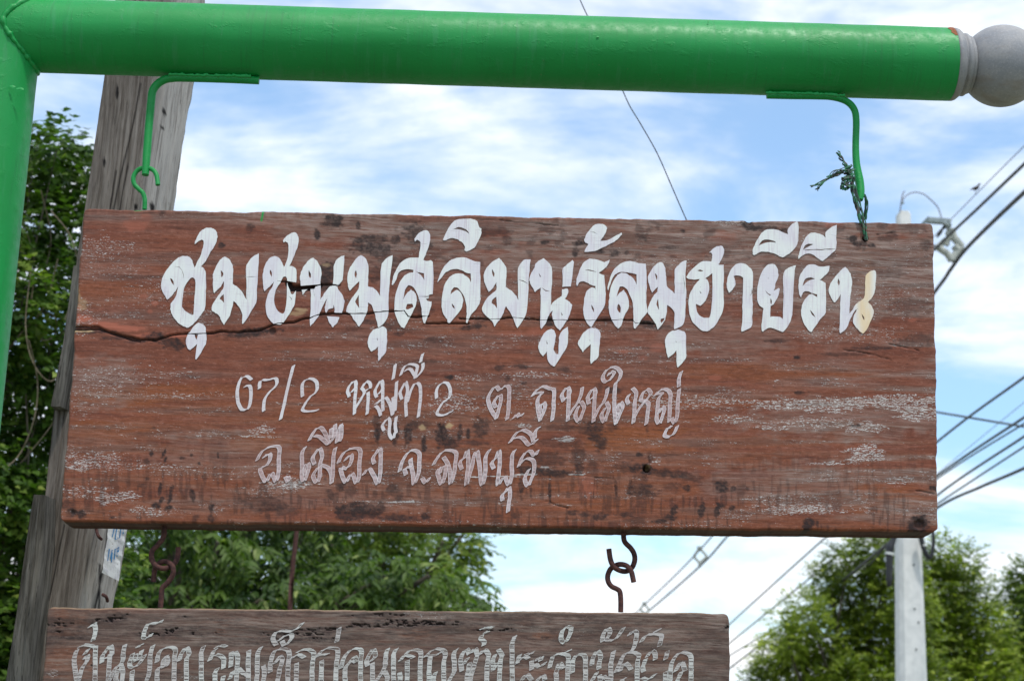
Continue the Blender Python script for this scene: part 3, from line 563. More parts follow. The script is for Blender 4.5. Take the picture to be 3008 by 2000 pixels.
def pen_letter(paths, nib, h, parent, fillmat, rimmat, rimw=1.5, wob=.5):
    """letter drawn with a flat brush: body swept by the nib, brighter build-up of paint along its edges"""
    body = MB(); rim = MB(); nv = Vector(nib) * .5
    for pi, pth in enumerate(paths):
        c = [p + Vector((random.uniform(-wob, wob), random.uniform(-wob, wob))) for p in crpath(pth)]
        A = [p + nv for p in c]; B = [p - nv for p in c]
        hh = h + pi * .00006
        # near-parallel passes keep a little width
        for i in range(len(c)):
            t = (c[min(i + 1, len(c) - 1)] - c[max(i - 1, 0)])
            if t.length > 0:
                t.normalize(); nn = Vector((-t.y, t.x)); pr = nv.dot(nn)
                if abs(pr) < 1.7:
                    k = (1.7 - abs(pr)) * (1 if pr >= 0 else -1); A[i] += nn * k; B[i] -= nn * k
        va = [P(*p, hh) for p in A]; vb = [P(*p, hh) for p in B]; n = len(c)
        body.add(va + vb, [(i, n + i, n + i + 1, i + 1) for i in range(n - 1)], False)
        for q, pts in enumerate((A, B, [A[0], B[0]], [A[-1], B[-1]])):
            L = []; R = []
            for i, p in enumerate(pts):
                t = (pts[min(i + 1, len(pts) - 1)] - pts[max(i - 1, 0)])
                t = t.normalized() if t.length > 1e-6 else Vector((1, 0)); nn = Vector((-t.y, t.x)) * rimw * .5 * random.uniform(.6, 1.3)
                L.append(P(*(p + nn), hh + .00002 + q * .000008)); R.append(P(*(p - nn), hh + .00002 + q * .000008))
            m_ = len(pts); rim.add(L + R, [(i, m_ + i, m_ + i + 1, i + 1) for i in range(m_ - 1)], False)
    lt = body.build('letter', fillmat, parent)
    rim.build('paint_edge', rimmat, lt)
    return lt
# ------------------------------------------------------------ ground
mb = MB(); gs = 1500
mb.add([(-gs, GROUND, -gs), (gs, GROUND, -gs), (gs, GROUND, gs), (-gs, GROUND, gs)], [(0, 1, 2, 3)], False)
mb.f = [(3, 2, 1, 0)]
go = mb.build('ground', M['ground']); tag(go, kind='structure')
# ------------------------------------------------------------ boards
def seg_d(X, Y, pts):
    d = np.full(X.shape, 1e9)
    for (x0, y0), (x1, y1) in zip(pts, pts[1:]):
        dx, dy = x1 - x0, y1 - y0; L = dx * dx + dy * dy + 1e-9
        t = np.clip(((X - x0) * dx + (Y - y0) * dy) / L, 0, 1)
        d = np.minimum(d, np.hypot(X - x0 - t * dx, Y - y0 - t * dy))
    return d
def blobs(X, Y, lst, seed, rough=.9, stretch=(30, 20)):
    GROW = {91: 1.22, 101: 1.25}.get(seed, 1.0)
    out = np.zeros(X.shape); nz = fbm(X / stretch[0], Y / stretch[1], seed, 4) - .5
    for b in lst:
        x, y, rx, ry, s = b[:5]; a = math.radians(b[5]) if len(b) > 5 else 0
        m = (np.abs(X - x) < max(rx, ry) * 2.2) & (np.abs(Y - y) < max(rx, ry) * 2.2)
        dx = X[m] - x; dy = Y[m] - y
        u = dx * math.cos(a) + dy * math.sin(a); v = -dx * math.sin(a) + dy * math.cos(a)
        r = np.sqrt((u / rx) ** 2 + (v / ry) ** 2) / GROW + nz[m] * rough * 1.6
        out[m] = np.maximum(out[m], s * (1 - sstep(r, .6, 1.25)))
    return out
def board(parent, corners, nu, nv, thick, mat, paintfn, seed, jag=1.0):
    TL, TR, BR, BL = [np.array(P(*c)[:2]) for c in corners]
    s = np.linspace(0, 1, nu); t = np.linspace(0, 1, nv)
    # tighter rows at the rim for the worn rounded edge
    rim = .0028
    def tighten(a, L): 
        e = rim / L; a = e + a * (1 - 2 * e); return np.concatenate([[0, e * .25, e * .6], a, [1 - e * .6, 1 - e * .25, 1]])
    Lu = np.linalg.norm(TR - TL); Lv = np.linalg.norm(TL - BL)
    s = tighten(s, Lu); t = tighten(t, Lv); nu, nv = len(s), len(t)
    S, T = np.meshgrid(s, t)
    XY = (TL[None, None] * ((1 - S) * (1 - T))[..., None] + TR * (S * (1 - T))[..., None] + BR * (S * T)[..., None] + BL * ((1 - S) * T)[..., None])
    X0, Y0 = XY[..., 0], XY[..., 1]
    PXm, PYm = pxarr(X0, Y0)
    # uneven outline
    eu = np.minimum(S, 1 - S) * Lu; ev = np.minimum(T, 1 - T) * Lv
    wt_ = lambda d: np.exp(-d / .012)
    jt = (fbm(PXm / 60, PYm * 0 + 3, seed + 50, 5, .6) - .5) * .0045 * jag; jl = (fbm(PYm / 45, PXm * 0 + 9, seed + 60, 5, .6) - .5) * .0045 * jag
    Y0 = Y0 + jt * wt_(ev) * np.where(T < .5, 1, .6); X0 = X0 + jl * wt_(eu)
    d = np.minimum(eu, ev)
    # worn corners
    q = np.maximum(0, .010 - eu) ** 2 + np.maximum(0, .010 - ev) ** 2; cr = np.sqrt(q)
    over = np.maximum(0, cr - .010)
    dirx = np.where(S < .5, 1, -1) * np.maximum(0, .010 - eu) / (cr + 1e-6); diry = np.where(T < .5, -1, 1) * np.maximum(0, .010 - ev) / (cr + 1e-6)
    X0 = X0 + dirx * over; Y0 = Y0 + diry * over
    A, disp = paintfn(PXm, PYm)
    Z = disp - .0028 * (1 - np.clip(d / rim, 0, 1)) ** 2 - .0006 * fbm(X0 * 14, Y0 * 260, seed + 5, 3) - .0002
    Vt = np.stack([X0, Y0, Z], -1).reshape(-1, 3)
    idx = np.arange(nu * nv).reshape(nv, nu)
    quads = np.stack([idx[:-1, :-1], idx[1:, :-1], idx[1:, 1:], idx[:-1, 1:]], -1).reshape(-1, 4)
    loop = np.concatenate([idx[0, :], idx[1:, -1], idx[-1, -2::-1], idx[-2:0:-1, 0]])   # clockwise rim
    nb = len(loop); k0 = len(Vt); rings = []
    for kk, zz in enumerate((-.012, -.03, -thick)):
        ring = Vt[loop].copy(); ring[:, 2] = zz
        cx_, cy_ = Vt[:, 0].mean(), Vt[:, 1].mean()
        if kk == 2: ring[:, 0] += (cx_ - ring[:, 0]) * .002; ring[:, 1] += (cy_ - ring[:, 1]) * .004
        ring[:, 1] += zz * .055      # the board hangs leaning a little forward
        rings.append(ring)
    Vt = np.concatenate([Vt] + rings)
    prev = loop; F_ = [quads]
    for kk in range(3):
        cur = np.arange(k0 + kk * nb, k0 + (kk + 1) * nb)
        F_.append(np.stack([prev, np.roll(prev, -1), np.roll(cur, -1), cur], -1)); prev = cur
    Fq = np.concatenate(F_)
    back = prev[::-1]
    base = np.array(parent['base']); Vt = Vt - base
    me = bpy.data.meshes.new('board'); nF = len(Fq)
    me.vertices.add(len(Vt)); me.vertices.foreach_set('co', Vt.astype(np.float32).ravel())
    tot = nF * 4 + nb; me.loops.add(tot)
    me.loops.foreach_set('vertex_index', np.concatenate([Fq.ravel(), back]).astype(np.int32))
    me.polygons.add(nF + 1)
    ls = np.concatenate([np.arange(nF) * 4, [nF * 4]]).astype(np.int32)
    me.polygons.foreach_set('loop_start', ls)
    me.update(calc_edges=True); me.validate()
    sm = np.ones(nF + 1, bool); sm[-1] = False; me.polygons.foreach_set('use_smooth', sm)
    for k, a in A.items():
        at = me.attributes.new(k, 'FLOAT', 'POINT'); full = np.zeros(len(Vt), np.float32); full[:k0] = a.ravel()
        side = a.ravel()[loop]
        for kk in range(3): full[k0 + kk * nb:k0 + (kk + 1) * nb] = side
        if k == 'dark': full[k0:] = np.maximum(full[k0:], .82)  # sides and back darkened in the colour, as the shade under the board
        at.data.foreach_set('value', full)
    me.materials.append(mat)
    o = bpy.data.objects.new('board', me); COL.objects.link(o); o.parent = parent; o['base'] = list(parent['base'])
    return o
def upper_paint(X, Y):
    n1 = fbm(X / 120, Y / 40, 3); n2 = fbm(X / 300, Y / 22, 11); n3 = fbm(X / 40, Y / 26, 23); nv = fbm(X / 9, Y / 70, 37)
    top = Y - (612 + (X - 247) * .0176)            # distance below the top edge
    bot = (1532 + (X - 178) * .0124) - Y
    grey = .30 * sstep(n2, .42, .62) + .85 * (1 - sstep(top, 60, 300)) * sstep(X, 500, 1000) * sstep(n1, .25, .5)
    grey = grey + .5 * sstep(X, 2200, 2700) * sstep(n2, .35, .55) + .3 * (1 - sstep(top, 10, 60))
    grey += blobs(X, Y, [(2480, 1230, 320, 60, .55), (2300, 1420, 260, 60, .5), (700, 1330, 260, 60, .4), (300, 1120, 120, 80, .5), (1000, 1460, 500, 40, .35), (2450, 800, 300, 130, .5), (1900, 720, 400, 70, .5), (2150, 980, 250, 60, .45)], 71)
    orange = blobs(X, Y, [(1850, 1290, 170, 50, .95), (1760, 1260, 80, 40, .7), (770, 1300, 110, 28, .85), (420, 1160, 230, 34, .75), (600, 1150, 170, 26, .55), (330, 1260, 170, 30, .7), (1350, 1440, 300, 60, .55), (1750, 1440, 300, 80, .6), (2600, 1470, 170, 60, .75), (2520, 1540, 230, 26, .5), (2280, 1095, 300, 26, .55), (2000, 1180, 400, 22, .45), (600, 1480, 240, 30, .5), (250, 1510, 90, 26, .6), (2540, 800, 26, 110, .8), (1450, 950, 260, 30, .3), (1150, 1230, 420, 28, .55), (700, 1195, 380, 14, .5), (1100, 1380, 300, 20, .45), (300, 860, 160, 40, .35)], 81, .8, (60, 16))
    dark = blobs(X, Y, [(982, 648, 24, 18, .95), (965, 655, 16, 10, .9), (930, 690, 8, 14, .9), (1052, 660, 6, 12, .8), (478, 626, 9, 10, .6), (735, 668, 12, 12, .6), (650, 720, 8, 8, .9),
        (1060, 705, 24, 10, .8), (1110, 700, 34, 10, .8), (1090, 728, 60, 14, .8), (1220, 690, 30, 30, .75), (1060, 730, 14, 10, .85), (1160, 705, 14, 12, .8), (1255, 722, 22, 10, .7), (1120, 745, 30, 10, .65), (1700, 714, 14, 6, .9), (1600, 712, 14, 5, .9), (1690, 740, 8, 10, .8), (1765, 737, 12, 8, .9), (1805, 742, 14, 10, .8), (1840, 742, 8, 6, .8), (1885, 697, 20, 9, .75), (1970, 727, 26, 5, .7), (2005, 678, 6, 6, .9), (1430, 680, 60, 14, .5), (1490, 705, 16, 14, .6), (1160, 770, 60, 16, .6), (1120, 800, 40, 16, .5),
        (960, 800, 30, 26, .85), (955, 835, 24, 16, .8), (1100, 815, 16, 12, .6), (905, 800, 16, 10, .8),
        (2195, 655, 16, 20, .95), (2215, 668, 26, 8, .95), (2250, 672, 40, 6, .7), (2310, 678, 26, 6, .8), (2505, 702, 14, 8, .9), (2520, 715, 12, 7, .85), (2560, 722, 9, 5, .9), (2590, 664, 18, 12, .6), (2620, 690, 14, 10, .6), (2680, 660, 30, 24, .45), (2720, 720, 14, 16, .6), (2620, 800, 40, 14, .4), (2680, 900, 60, 22, .4), (2700, 1000, 60, 16, .5),
        (460, 990, 30, 12, .85), (500, 1005, 24, 14, .8), (520, 1012, 20, 16, .8), (735, 980, 44, 9, .9), (760, 972, 50, 8, .9), (700, 985, 40, 7, .7), (280, 975, 50, 4, .8), (345, 992, 40, 5, .7), (395, 1003, 30, 4, .8),
        (950, 925, 60, 6, .5), (1085, 945, 20, 8, .6), (1130, 958, 22, 12, .6), (1160, 955, 16, 12, .5), (1240, 905, 26, 22, .55), (1395, 958, 26, 8, .8), (1370, 966, 14, 4, .8), (1420, 938, 30, 7, .6), (1610, 942, 22, 12, .9), (1780, 938, 30, 8, .6), (1895, 948, 30, 9, .95), (1930, 960, 40, 6, .6), (1270, 998, 26, 8, .6), (1170, 980, 14, 5, .7), (1035, 965, 24, 8, .4), (2280, 1001, 30, 5, .7), (2340, 1050, 10, 4, .9), (2350, 1152, 12, 5, .85), (2515, 1250, 14, 4, .8), (2490, 1040, 60, 5, .5), (2560, 1022, 60, 4, .7),
        (1465, 1080, 14, 8, .7), (1530, 1076, 16, 7, .65), (1660, 1085, 18, 8, .6), (1540, 1125, 9, 5, .7), (1490, 1115, 8, 10, .6), (1320, 1108, 12, 6, .9), (1800, 1145, 20, 10, .8), (1760, 1140, 12, 12, .5), (1600, 1150, 40, 6, .4), (1240, 1060, 60, 4, .3),
        (445, 1330, 5, 9, .9), (482, 1330, 5, 14, .95, 20), (485, 1350, 4, 10, .9, 20), (430, 1355, 8, 8, .6), (535, 1345, 8, 5, .7), (562, 1336, 4, 5, .8), (640, 1338, 3, 8, .8), (585, 1360, 5, 5, .8), (432, 1404, 6, 6, .8), (600, 1400, 6, 10, .6), (330, 1420, 12, 7, .6), (415, 1424, 8, 5, .7), (452, 1255, 6, 4, .7),
        (470, 1440, 5, 16, .95, 8), (474, 1468, 5, 12, .95, 20), (500, 1455, 6, 26, .98, 14), (565, 1455, 8, 16, .9), (460, 1485, 12, 8, .9), (495, 1490, 12, 9, .9), (620, 1490, 8, 10, .85, 20), (620, 1520, 10, 9, .8), (575, 1520, 9, 7, .6), (216, 1505, 14, 12, .97), (240, 1507, 12, 12, .97), (200, 1480, 20, 10, .6), (330, 1520, 5, 4, .9),
        (760, 1470, 60, 14, .6), (800, 1490, 50, 14, .7), (745, 1480, 20, 24, .5), (840, 1500, 40, 12, .5),
        (1000, 1430, 12, 14, .75, 20), (970, 1452, 14, 10, .7, 30), (1030, 1440, 14, 14, .5), (1100, 1450, 8, 9, .5), (1155, 1440, 20, 16, .7), (1170, 1460, 14, 12, .6), (1000, 1500, 14, 20, .9), (1060, 1500, 50, 22, .85), (1020, 1510, 20, 20, .8), (1120, 1490, 12, 16, .7), (1170, 1520, 50, 9, .8), (1250, 1515, 14, 8, .8), (1310, 1520, 12, 6, .5), (1460, 1515, 14, 6, .6), (1130, 1395, 50, 4, .7),
        (1110, 1270, 9, 26, .85), (1160, 1270, 10, 34, .8), (1200, 1275, 10, 26, .85), (1245, 1305, 8, 22, .9), (1300, 1280, 18, 30, .95), (1320, 1300, 20, 18, .8), (1350, 1275, 7, 26, .9, 8), (1375, 1275, 5, 18, .9), (1410, 1260, 16, 26, .75), (1390, 1300, 40, 7, .6), (1430, 1250, 8, 20, .6), (1250, 1250, 20, 10, .6), (1218, 1250, 14, 12, .7), (1105, 1240, 10, 16, .6),
        (1745, 1265, 26, 26, .8), (1765, 1300, 14, 22, .75), (1715, 1255, 14, 16, .6), (1650, 1255, 60, 8, .5), (1800, 1255, 16, 10, .5), (1900, 1258, 5, 10, .5), (1600, 1350, 60, 24, .55), (1650, 1300, 60, 14, .45), (1700, 1340, 20, 30, .6), (1740, 1370, 16, 24, .5), (1590, 1385, 60, 9, .85), (1640, 1390, 40, 10, .8), (1560, 1375, 30, 8, .8), (1700, 1375, 12, 14, .8),
        (1900, 1378, 18, 15, .99), (1865, 1375, 24, 10, .85), (1840, 1372, 30, 16, .5), (1890, 1410, 12, 30, .5), (1885, 1440, 34, 22, .75), (1950, 1390, 60, 9, .75, 6), (2000, 1395, 50, 10, .6, 12), (1910, 1340, 8, 14, .6), (1880, 1335, 10, 6, .8), (2018, 1435, 10, 10, .8), (1975, 1430, 20, 12, .5), (2120, 1430, 17, 17, .85), (2155, 1435, 8, 8, .85), (2195, 1435, 5, 4, .8),
        (2060, 1500, 9, 20, .97, 12), (2105, 1500, 8, 20, .95, 16), (2115, 1485, 12, 7, .9), (2150, 1492, 9, 6, .8, -20), (1980, 1500, 8, 18, .95, 14), (1970, 1520, 14, 8, .9), (1940, 1530, 22, 6, .85), (1720, 1510, 16, 9, .8), (1760, 1515, 24, 9, .8), (1840, 1510, 24, 7, .75), (1680, 1505, 18, 7, .7), (1870, 1530, 30, 10, .5), (1512, 1515, 10, 8, .6), (1460, 1530, 20, 8, .4),
        (2375, 1540, 12, 20, .97, 14), (2402, 1540, 4, 10, .8), (2700, 1535, 26, 24, .95), (2685, 1550, 24, 14, .95), (2745, 1435, 14, 8, .95), (1530, 1430, 7, 26, .75), (1615, 1440, 5, 32, .9), (1705, 1440, 4, 26, .5), (1380, 1440, 8, 12, .5), (1560, 1440, 3, 20, .6), (1810, 1440, 4, 26, .7), (1850, 1430, 3, 22, .8)], 91, .85, (13, 7))
    rag = sstep(fbm(X / 9, Y / 8, 77, 4, .8), .34, .62); dark = np.clip(dark * (.78 + .42 * rag), 0, 1)
    orange = np.maximum(orange, .42 * sstep(Y + (n1 - .5) * 260, 1080, 1240) * sstep(n2, .30, .50))
    dark = np.maximum(dark, .33 * (1 - sstep(top, 0, 26)) * sstep(nv, .35, .6))
    dark = np.maximum(dark, .5 * sstep(n3, .60, .72) * (1 - sstep(top, 90, 260)) * sstep(X, 900, 1200))
    dark = np.maximum(dark, .5 * sstep(nv, .50, .66) * (1 - sstep(bot, 60, 330)) * sstep(n1, .40, .52))
    dark = np.maximum(dark, .30 * sstep(n2, .6, .7))
    white = (.18 + .62 * sstep(n2, .42, .64)) * sstep(n3, .25, .6) * (1 - .4 * (1 - sstep(top, 60, 260)))
    white = np.maximum(white, blobs(X, Y, [(290, 730, 90, 40, .8), (300, 800, 110, 26, .7), (460, 850, 90, 30, .7), (430, 890, 120, 16, .6), (300, 1120, 110, 50, .8), (400, 1100, 130, 40, .65), (260, 1350, 110, 26, 1.), (250, 1365, 50, 16, 1.15), (400, 1370, 190, 12, .85), (230, 1440, 90, 20, .95), (340, 1462, 60, 20, 1.1), (450, 1500, 60, 16, 1.0), (500, 1160, 160, 10, .8), (560, 1160, 70, 8, .9), (640, 1280, 60, 8, .8), (770, 1262, 40, 12, 1.1), (770, 1282, 50, 4, 1.15), (850, 1420, 70, 14, 1.1), (860, 1425, 34, 9, 1.3), (800, 1440, 90, 16, .8), (240, 930, 50, 50, .8), (230, 1180, 60, 40, .7), (560, 1400, 120, 12, .6), (1080, 1175, 90, 8, .9), (1330, 1180, 70, 26, 1.0), (1380, 1110, 60, 12, .85), (1560, 1100, 110, 8, .9), (1500, 1190, 260, 14, .7), (1990, 1180, 200, 24, .9), (2130, 1180, 160, 10, 1.05), (2400, 1190, 260, 20, 1.12), (2600, 1180, 140, 20, 1.15), (2690, 1210, 60, 24, 1.15), (2420, 1240, 160, 16, .95), (2540, 1255, 70, 16, 1.1), (2540, 1330, 60, 24, 1.2), (2450, 1360, 60, 5, 1.2), (2250, 1255, 70, 8, 1.1), (2150, 1230, 60, 14, 1.0), (2350, 1495, 150, 16, 1.05), (2360, 1500, 60, 9, 1.25), (2280, 1460, 110, 10, .9), (2640, 1410, 40, 14, 1.0), (1540, 1250, 26, 5, 1.2), (1660, 1290, 30, 8, 1.2), (1700, 1390, 30, 6, 1.0), (1930, 1355, 16, 6, 1.2), (2350, 700, 60, 12, .8), (2150, 650, 50, 12, 1.0), (1950, 620, 200, 8, .6), (2600, 880, 140, 50, .7), (2500, 980, 150, 30, .75), (1950, 780, 160, 20, .7), (2060, 620, 60, 8, .6), (700, 1390, 260, 8, .7), (1130, 1472, 160, 4, .9), (1230, 1530, 260, 6, .7), (2000, 1540, 200, 12, .7), (2700, 760, 50, 60, .6)], 101, .9, (34, 9)))
    white = np.maximum(white, blobs(X, Y, [(1540, 1393, 44, 2.6, 2.), (1480, 1398, 60, 2.4, 1.8), (1690, 1393, 26, 2.6, 2.), (1600, 1372, 16, 3, 1.8), (1385, 1401, 44, 2.2, 1.7), (1665, 1292, 22, 4, 1.8), (1185, 1473, 60, 2.6, 1.5)], 5, .5))
    paint = blobs(X, Y, [(235, 935, 40, 14, 1.), (300, 955, 60, 10, .95), (370, 965, 60, 10, .9), (430, 985, 40, 8, .8), (520, 985, 34, 9, .9), (220, 902, 26, 10, .9), (400, 660, 40, 22, .55), (430, 640, 20, 14, .5), (455, 890, 10, 8, .7), (440, 915, 9, 7, .7), (420, 870, 14, 8, .5), (1325, 1255, 12, 7, .7), (1500, 980, 60, 10, .4), (1580, 975, 40, 14, .5), (2450, 660, 30, 12, .5), (2100, 1110, 20, 7, .6), (1930, 1020, 24, 14, .5), (1890, 1050, 18, 8, .5), (1830, 1035, 16, 8, .5), (1725, 1430, 26, 40, .5), (2680, 940, 12, 5, .6), (2120, 700, 50, 20, .3)], 111, .5, (16, 10))
    green = np.maximum(blobs(X, Y, [(408, 615, 14, 3.5, 1.2)], 3, .4), np.clip(1.6 - seg_d(X, Y, [(775, 612), (768, 648)]) / 2.6, 0, 1) * (Y > 600))
    green = np.maximum(green, np.clip(1.6 - seg_d(X, Y, [(724, 610), (724, 619)]) / 2.6, 0, 1))
    blond = blobs(X, Y, [(885, 910, 20, 6, .7), (870, 920, 30, 7, .5), (245, 972, 30, 4, .8), (1240, 1256, 9, 9, .7), (1320, 1250, 11, 8, .9), (960, 778, 14, 5, .4), (1903, 1372, 6, 6, .7), (225, 870, 10, 30, .5), (240, 895, 18, 18, .4), (158, 1120, 10, 30, .3)], 121, .8, (10, 6))
    disp = np.zeros(X.shape)
    for w, pts in crack_px[:8]:
        dd = seg_d(X, Y, pts); m = np.clip(1.25 - dd / (w * .62 + 1.0), 0, 1); dark = np.maximum(dark, m); disp = np.minimum(disp, -m * .006)
    vert = [[(1108, 1245), (1106, 1310)], [(1152, 1240), (1150, 1300)], [(1188, 1240), (1190, 1320)], [(1292, 1245), (1300, 1305)], [(2612, 1010), (2700, 1030)], [(2690, 1440), (2752, 1452)], [(1748, 1400), (1742, 1465)], [(1800, 1400), (1812, 1460)], [(1855, 1410), (1852, 1455)], [(1905, 1340), (1908, 1362)], [(1898, 1395), (1890, 1420)], [(1690, 1395), (1750, 1402), (1800, 1405)], [(1600, 1470), (1670, 1492)], [(2480, 1028), (2560, 1040), (2620, 1058)], [(1380, 645), (1500, 650), (1640, 662)], [(1615, 1400), (1614, 1470)], [(2400, 690), (2460, 700), (2490, 704)], [(2575, 690), (2620, 685)]]
    for pts in vert:
        pts = densify(pts, 14, 2.0); m = np.clip(1.1 - seg_d(X, Y, pts) / 2.1, 0, 1) * (.45 + .55 * sstep(n3, .35, .6)); dark = np.maximum(dark, m * .75); disp = np.minimum(disp, -m * .002)
    slot = np.clip(1.3 - seg_d(X, Y, conv(KB, pp("350,760 375,800 420,805 480,800 600,792 640,780"))) / 11.0, 0, 1)
    slot = sstep(slot, .3, .6); dark = np.maximum(dark, slot); disp = np.minimum(disp, -slot * .012)
    for (x, y, r, dp) in ((2542, 702, 8, .025), (1900, 1376, 11, .018), (2700, 1540, 16, .005), (2200, 652, 10, .006), (216, 1505, 9, .002), (800, 972, 12, .003)):
        m = 1 - sstep(np.hypot(X - x, Y - y) + (n3 - .5) * 6, r * .6, r * 1.15); disp = np.minimum(disp, -m * dp); dark = np.maximum(dark, m * (.98 if dp > .01 else .8))
    # flaked ridge above the long crack
    rd = Y - np.interp(X, [220, 320, 415, 500], [948, 962, 985, 985]); disp = disp + .0008 * np.exp(-(rd / 14) ** 2) * (X < 560)
    return dict(grey=np.clip(grey, 0, 1), orange=np.clip(orange, 0, 1), dark=np.clip(dark, 0, 1), white=np.clip(np.where(white < 1.4, white * .86 + .06, white), 0, 2), paint=np.clip(paint, 0, 1), green=np.clip(green, 0, 1), blond=np.clip(blond, 0, 1)), disp
def lower_paint(X, Y):
    n1 = fbm(X / 160, Y / 24, 203); n2 = fbm(X / 400, Y / 14, 211); n3 = fbm(X / 60, Y / 16, 223)
    top = Y - (1783 + (X - 150) * .0078)
    grey = .55 + .5 * sstep(n2, .35, .6) - .35 * (1 - sstep(X, 250, 700)) 
    dark = .6 * sstep(n1 + (fbm(X / 26, Y / 7, 207) - .5) * .5, .40, .66) * (1 - sstep(top, 60, 160)) + .45 * sstep(n2, .55, .68)
    dark = np.maximum(dark, .5 * (1 - sstep(np.abs(top - 9), 0, 8)) * sstep(n3, .40, .62))
    dark = np.maximum(dark, .5 * sstep(X, 1950, 2080) * sstep(n1, .35, .5))
    dark = np.maximum(dark, blobs(X, Y, [(176, 1816, 9, 5, 1.), (650, 1852, 8, 6, .9), (1600, 1873, 16, 6, .9), (2135, 1840, 14, 9, 1.), (270, 1953, 6, 3, 1.), (520, 1972, 18, 8, .8), (1952, 1937, 6, 5, .7), (1503, 1897, 9, 3, .9), (1800, 1850, 120, 12, .5), (1050, 1870, 120, 10, .5)], 231, .5, (12, 8)))
    dark = dark * (.45 + .55 * sstep(fbm(X / 14, Y / 5, 209, 4, .8), .35, .62))
    for k, (y0, x0, x1) in enumerate([(1845, 520, 700), (1838, 720, 900), (1877, 400, 640), (1840, 300, 420), (1921, 120, 900), (1960, 880, 1400), (1922, 1260, 2130), (1893, 1300, 1660), (1945, 1700, 2130), (1975, 600, 1500), (1938, 1640, 2100), (1860, 900, 1300), (1990, 300, 2100)]):
        xs = np.linspace(x0, x1, 9); pts = [(x, y0 + (x - x0) * .008 + random.uniform(-2.5, 2.5)) for x in xs]
        m = np.clip(1 - seg_d(X, Y, pts) / 2.4, 0, 1) * sstep(n3, .35, .6); dark = np.maximum(dark, m * .7)
    orange = blobs(X, Y, [(1210, 1862, 60, 12, .6), (650, 1856, 20, 8, 1.), (1600, 1868, 40, 12, .7), (1930, 1930, 60, 14, .7), (200, 1830, 60, 40, .45), (650, 1830, 24, 7, .5), (200, 1950, 70, 60, .4), (2000, 1960, 60, 40, .4), (1560, 1960, 90, 30, .3)], 241)
    white = .25 * sstep(n2, .45, .62) + blobs(X, Y, [(155, 1980, 26, 14, .8), (560, 1990, 30, 8, .7), (1240, 1805, 90, 12, .5), (1720, 1870, 300, 30, .3)], 251)
    paint = np.zeros(X.shape); disp = np.minimum(0, -.004 * (dark > .95)) * np.ones(X.shape)
    light = .8 * (1 - sstep(np.abs(top - 2), 0, 3.5)) * sstep(n1, .3, .45)  # painted pale line: the rounded top edge catching light
    return dict(grey=np.clip(grey, 0, 1), orange=np.clip(orange, 0, 1), dark=np.clip(dark, 0, 1), white=np.clip(white, 0, 2), paint=paint, blond=light * .5, green=paint), disp
# upper sign
cu = [(246, 613), (2742, 657), (2757, 1561), (177, 1531)]
sign = thing('hanging_sign', P(1480, 1540), 'large red-brown wooden signboard with big white Thai lettering, hanging from the green pipe', 'sign')
board(sign, cu, 940, int(940 * .365), .062, M['board'], upper_paint, 1)
for k, lst in BIG:
    polys = [conv(k, pp(s)) for s in lst]
    letter_mesh(polys[0], polys[1:], .0006, 'letter', M['letter'], sign)
for k, nib, style, lets in SMALL:
    for L in lets:
        pen_letter([conv(k, pp(s)) for s in L.split('|')], nib, .0004, sign, M['faded_full' if style == 'full' else 'faded_fill'], M['faded_rim'], 1.3)
# lower sign
cl = [(140, 1783), (2142, 1800), (2150, 2400), (95, 2390)]
sign2 = thing('hanging_sign', P(1100, 2390), 'grey-brown weathered wooden signboard with worn Thai lettering, hooked below the larger sign', 'sign')
board(sign2, cl, int(940 * .72), int(940 * .23), .055, M['board2'], lower_paint, 2, .7)
for k, lets in LOWER:
    for L in lets:
        pen_letter([conv(k, pp(s)) for s in L.split('|')], (13, -6), .0004, sign2, M['lower_fill'], M['lower_rim'], 1.3, .7)
# hooks screwed into the boards
def Z(k, s, ws):
    pts = conv(k, pp(s)); n = len(pts)
    return [P(x, y, np.interp(i / (n - 1), [q[0] for q in ws], [q[1] for q in ws])) for i, (x, y) in enumerate(pts)]
HG = (350, 200, 3.564)
MB().tube(Z(HG, "405,1225 390,1120 345,1062 265,1046 195,1072 150,1140 158,1215 205,1268 248,1310 268,1380 266,1480", [(0, -.010), (.4, -.024), (1, -.022)]), .0037, 12).build('eye_hook', M['green'], sign, 'small green screw hook on the top edge')
HL = (400, 1520, 5.225); HR = (1720, 1530, 5.225)
MB().tube(Z(HL, "430,40 430,180 418,300 330,420 250,500 235,600 270,700 340,760 440,775 540,740 612,665 640,560 645,455", [(0, -.03), (.45, -.030), (.62, -.022), (.78, -.034), (1, -.036)]), .0040, 12).build('hook', M['rust'], sign)
MB().tube(Z(HR, "585,80 585,250 610,330 690,410 745,500 755,600 720,700 650,760 570,768 480,735 420,680 380,580 358,425", [(0, -.03), (.5, -.034), (.62, -.036), (.78, -.024), (1, -.024)]), .0040, 12).build('hook', M['rust'], sign)
MB().tube(Z(HL, "372,1380 388,1200 400,1080 470,1010 550,900 570,800 540,720 470,675 390,680 318,730 285,800 265,985", [(0, -.028), (.3, -.026), (.5, -.022), (.68, -.034), (1, -.040)]), .0040, 12).build('hook', M['rust'], sign2)
MB().tube(Z(HR, "540,1395 540,1200 525,1080 480,1040 400,1000 350,930 340,840 380,740 450,685 540,662 640,690 700,770 720,840 740,935", [(0, -.028), (.45, -.032), (.6, -.034), (.8, -.022), (1, -.020)]), .0040, 12).build('hook', M['rust'], sign2)
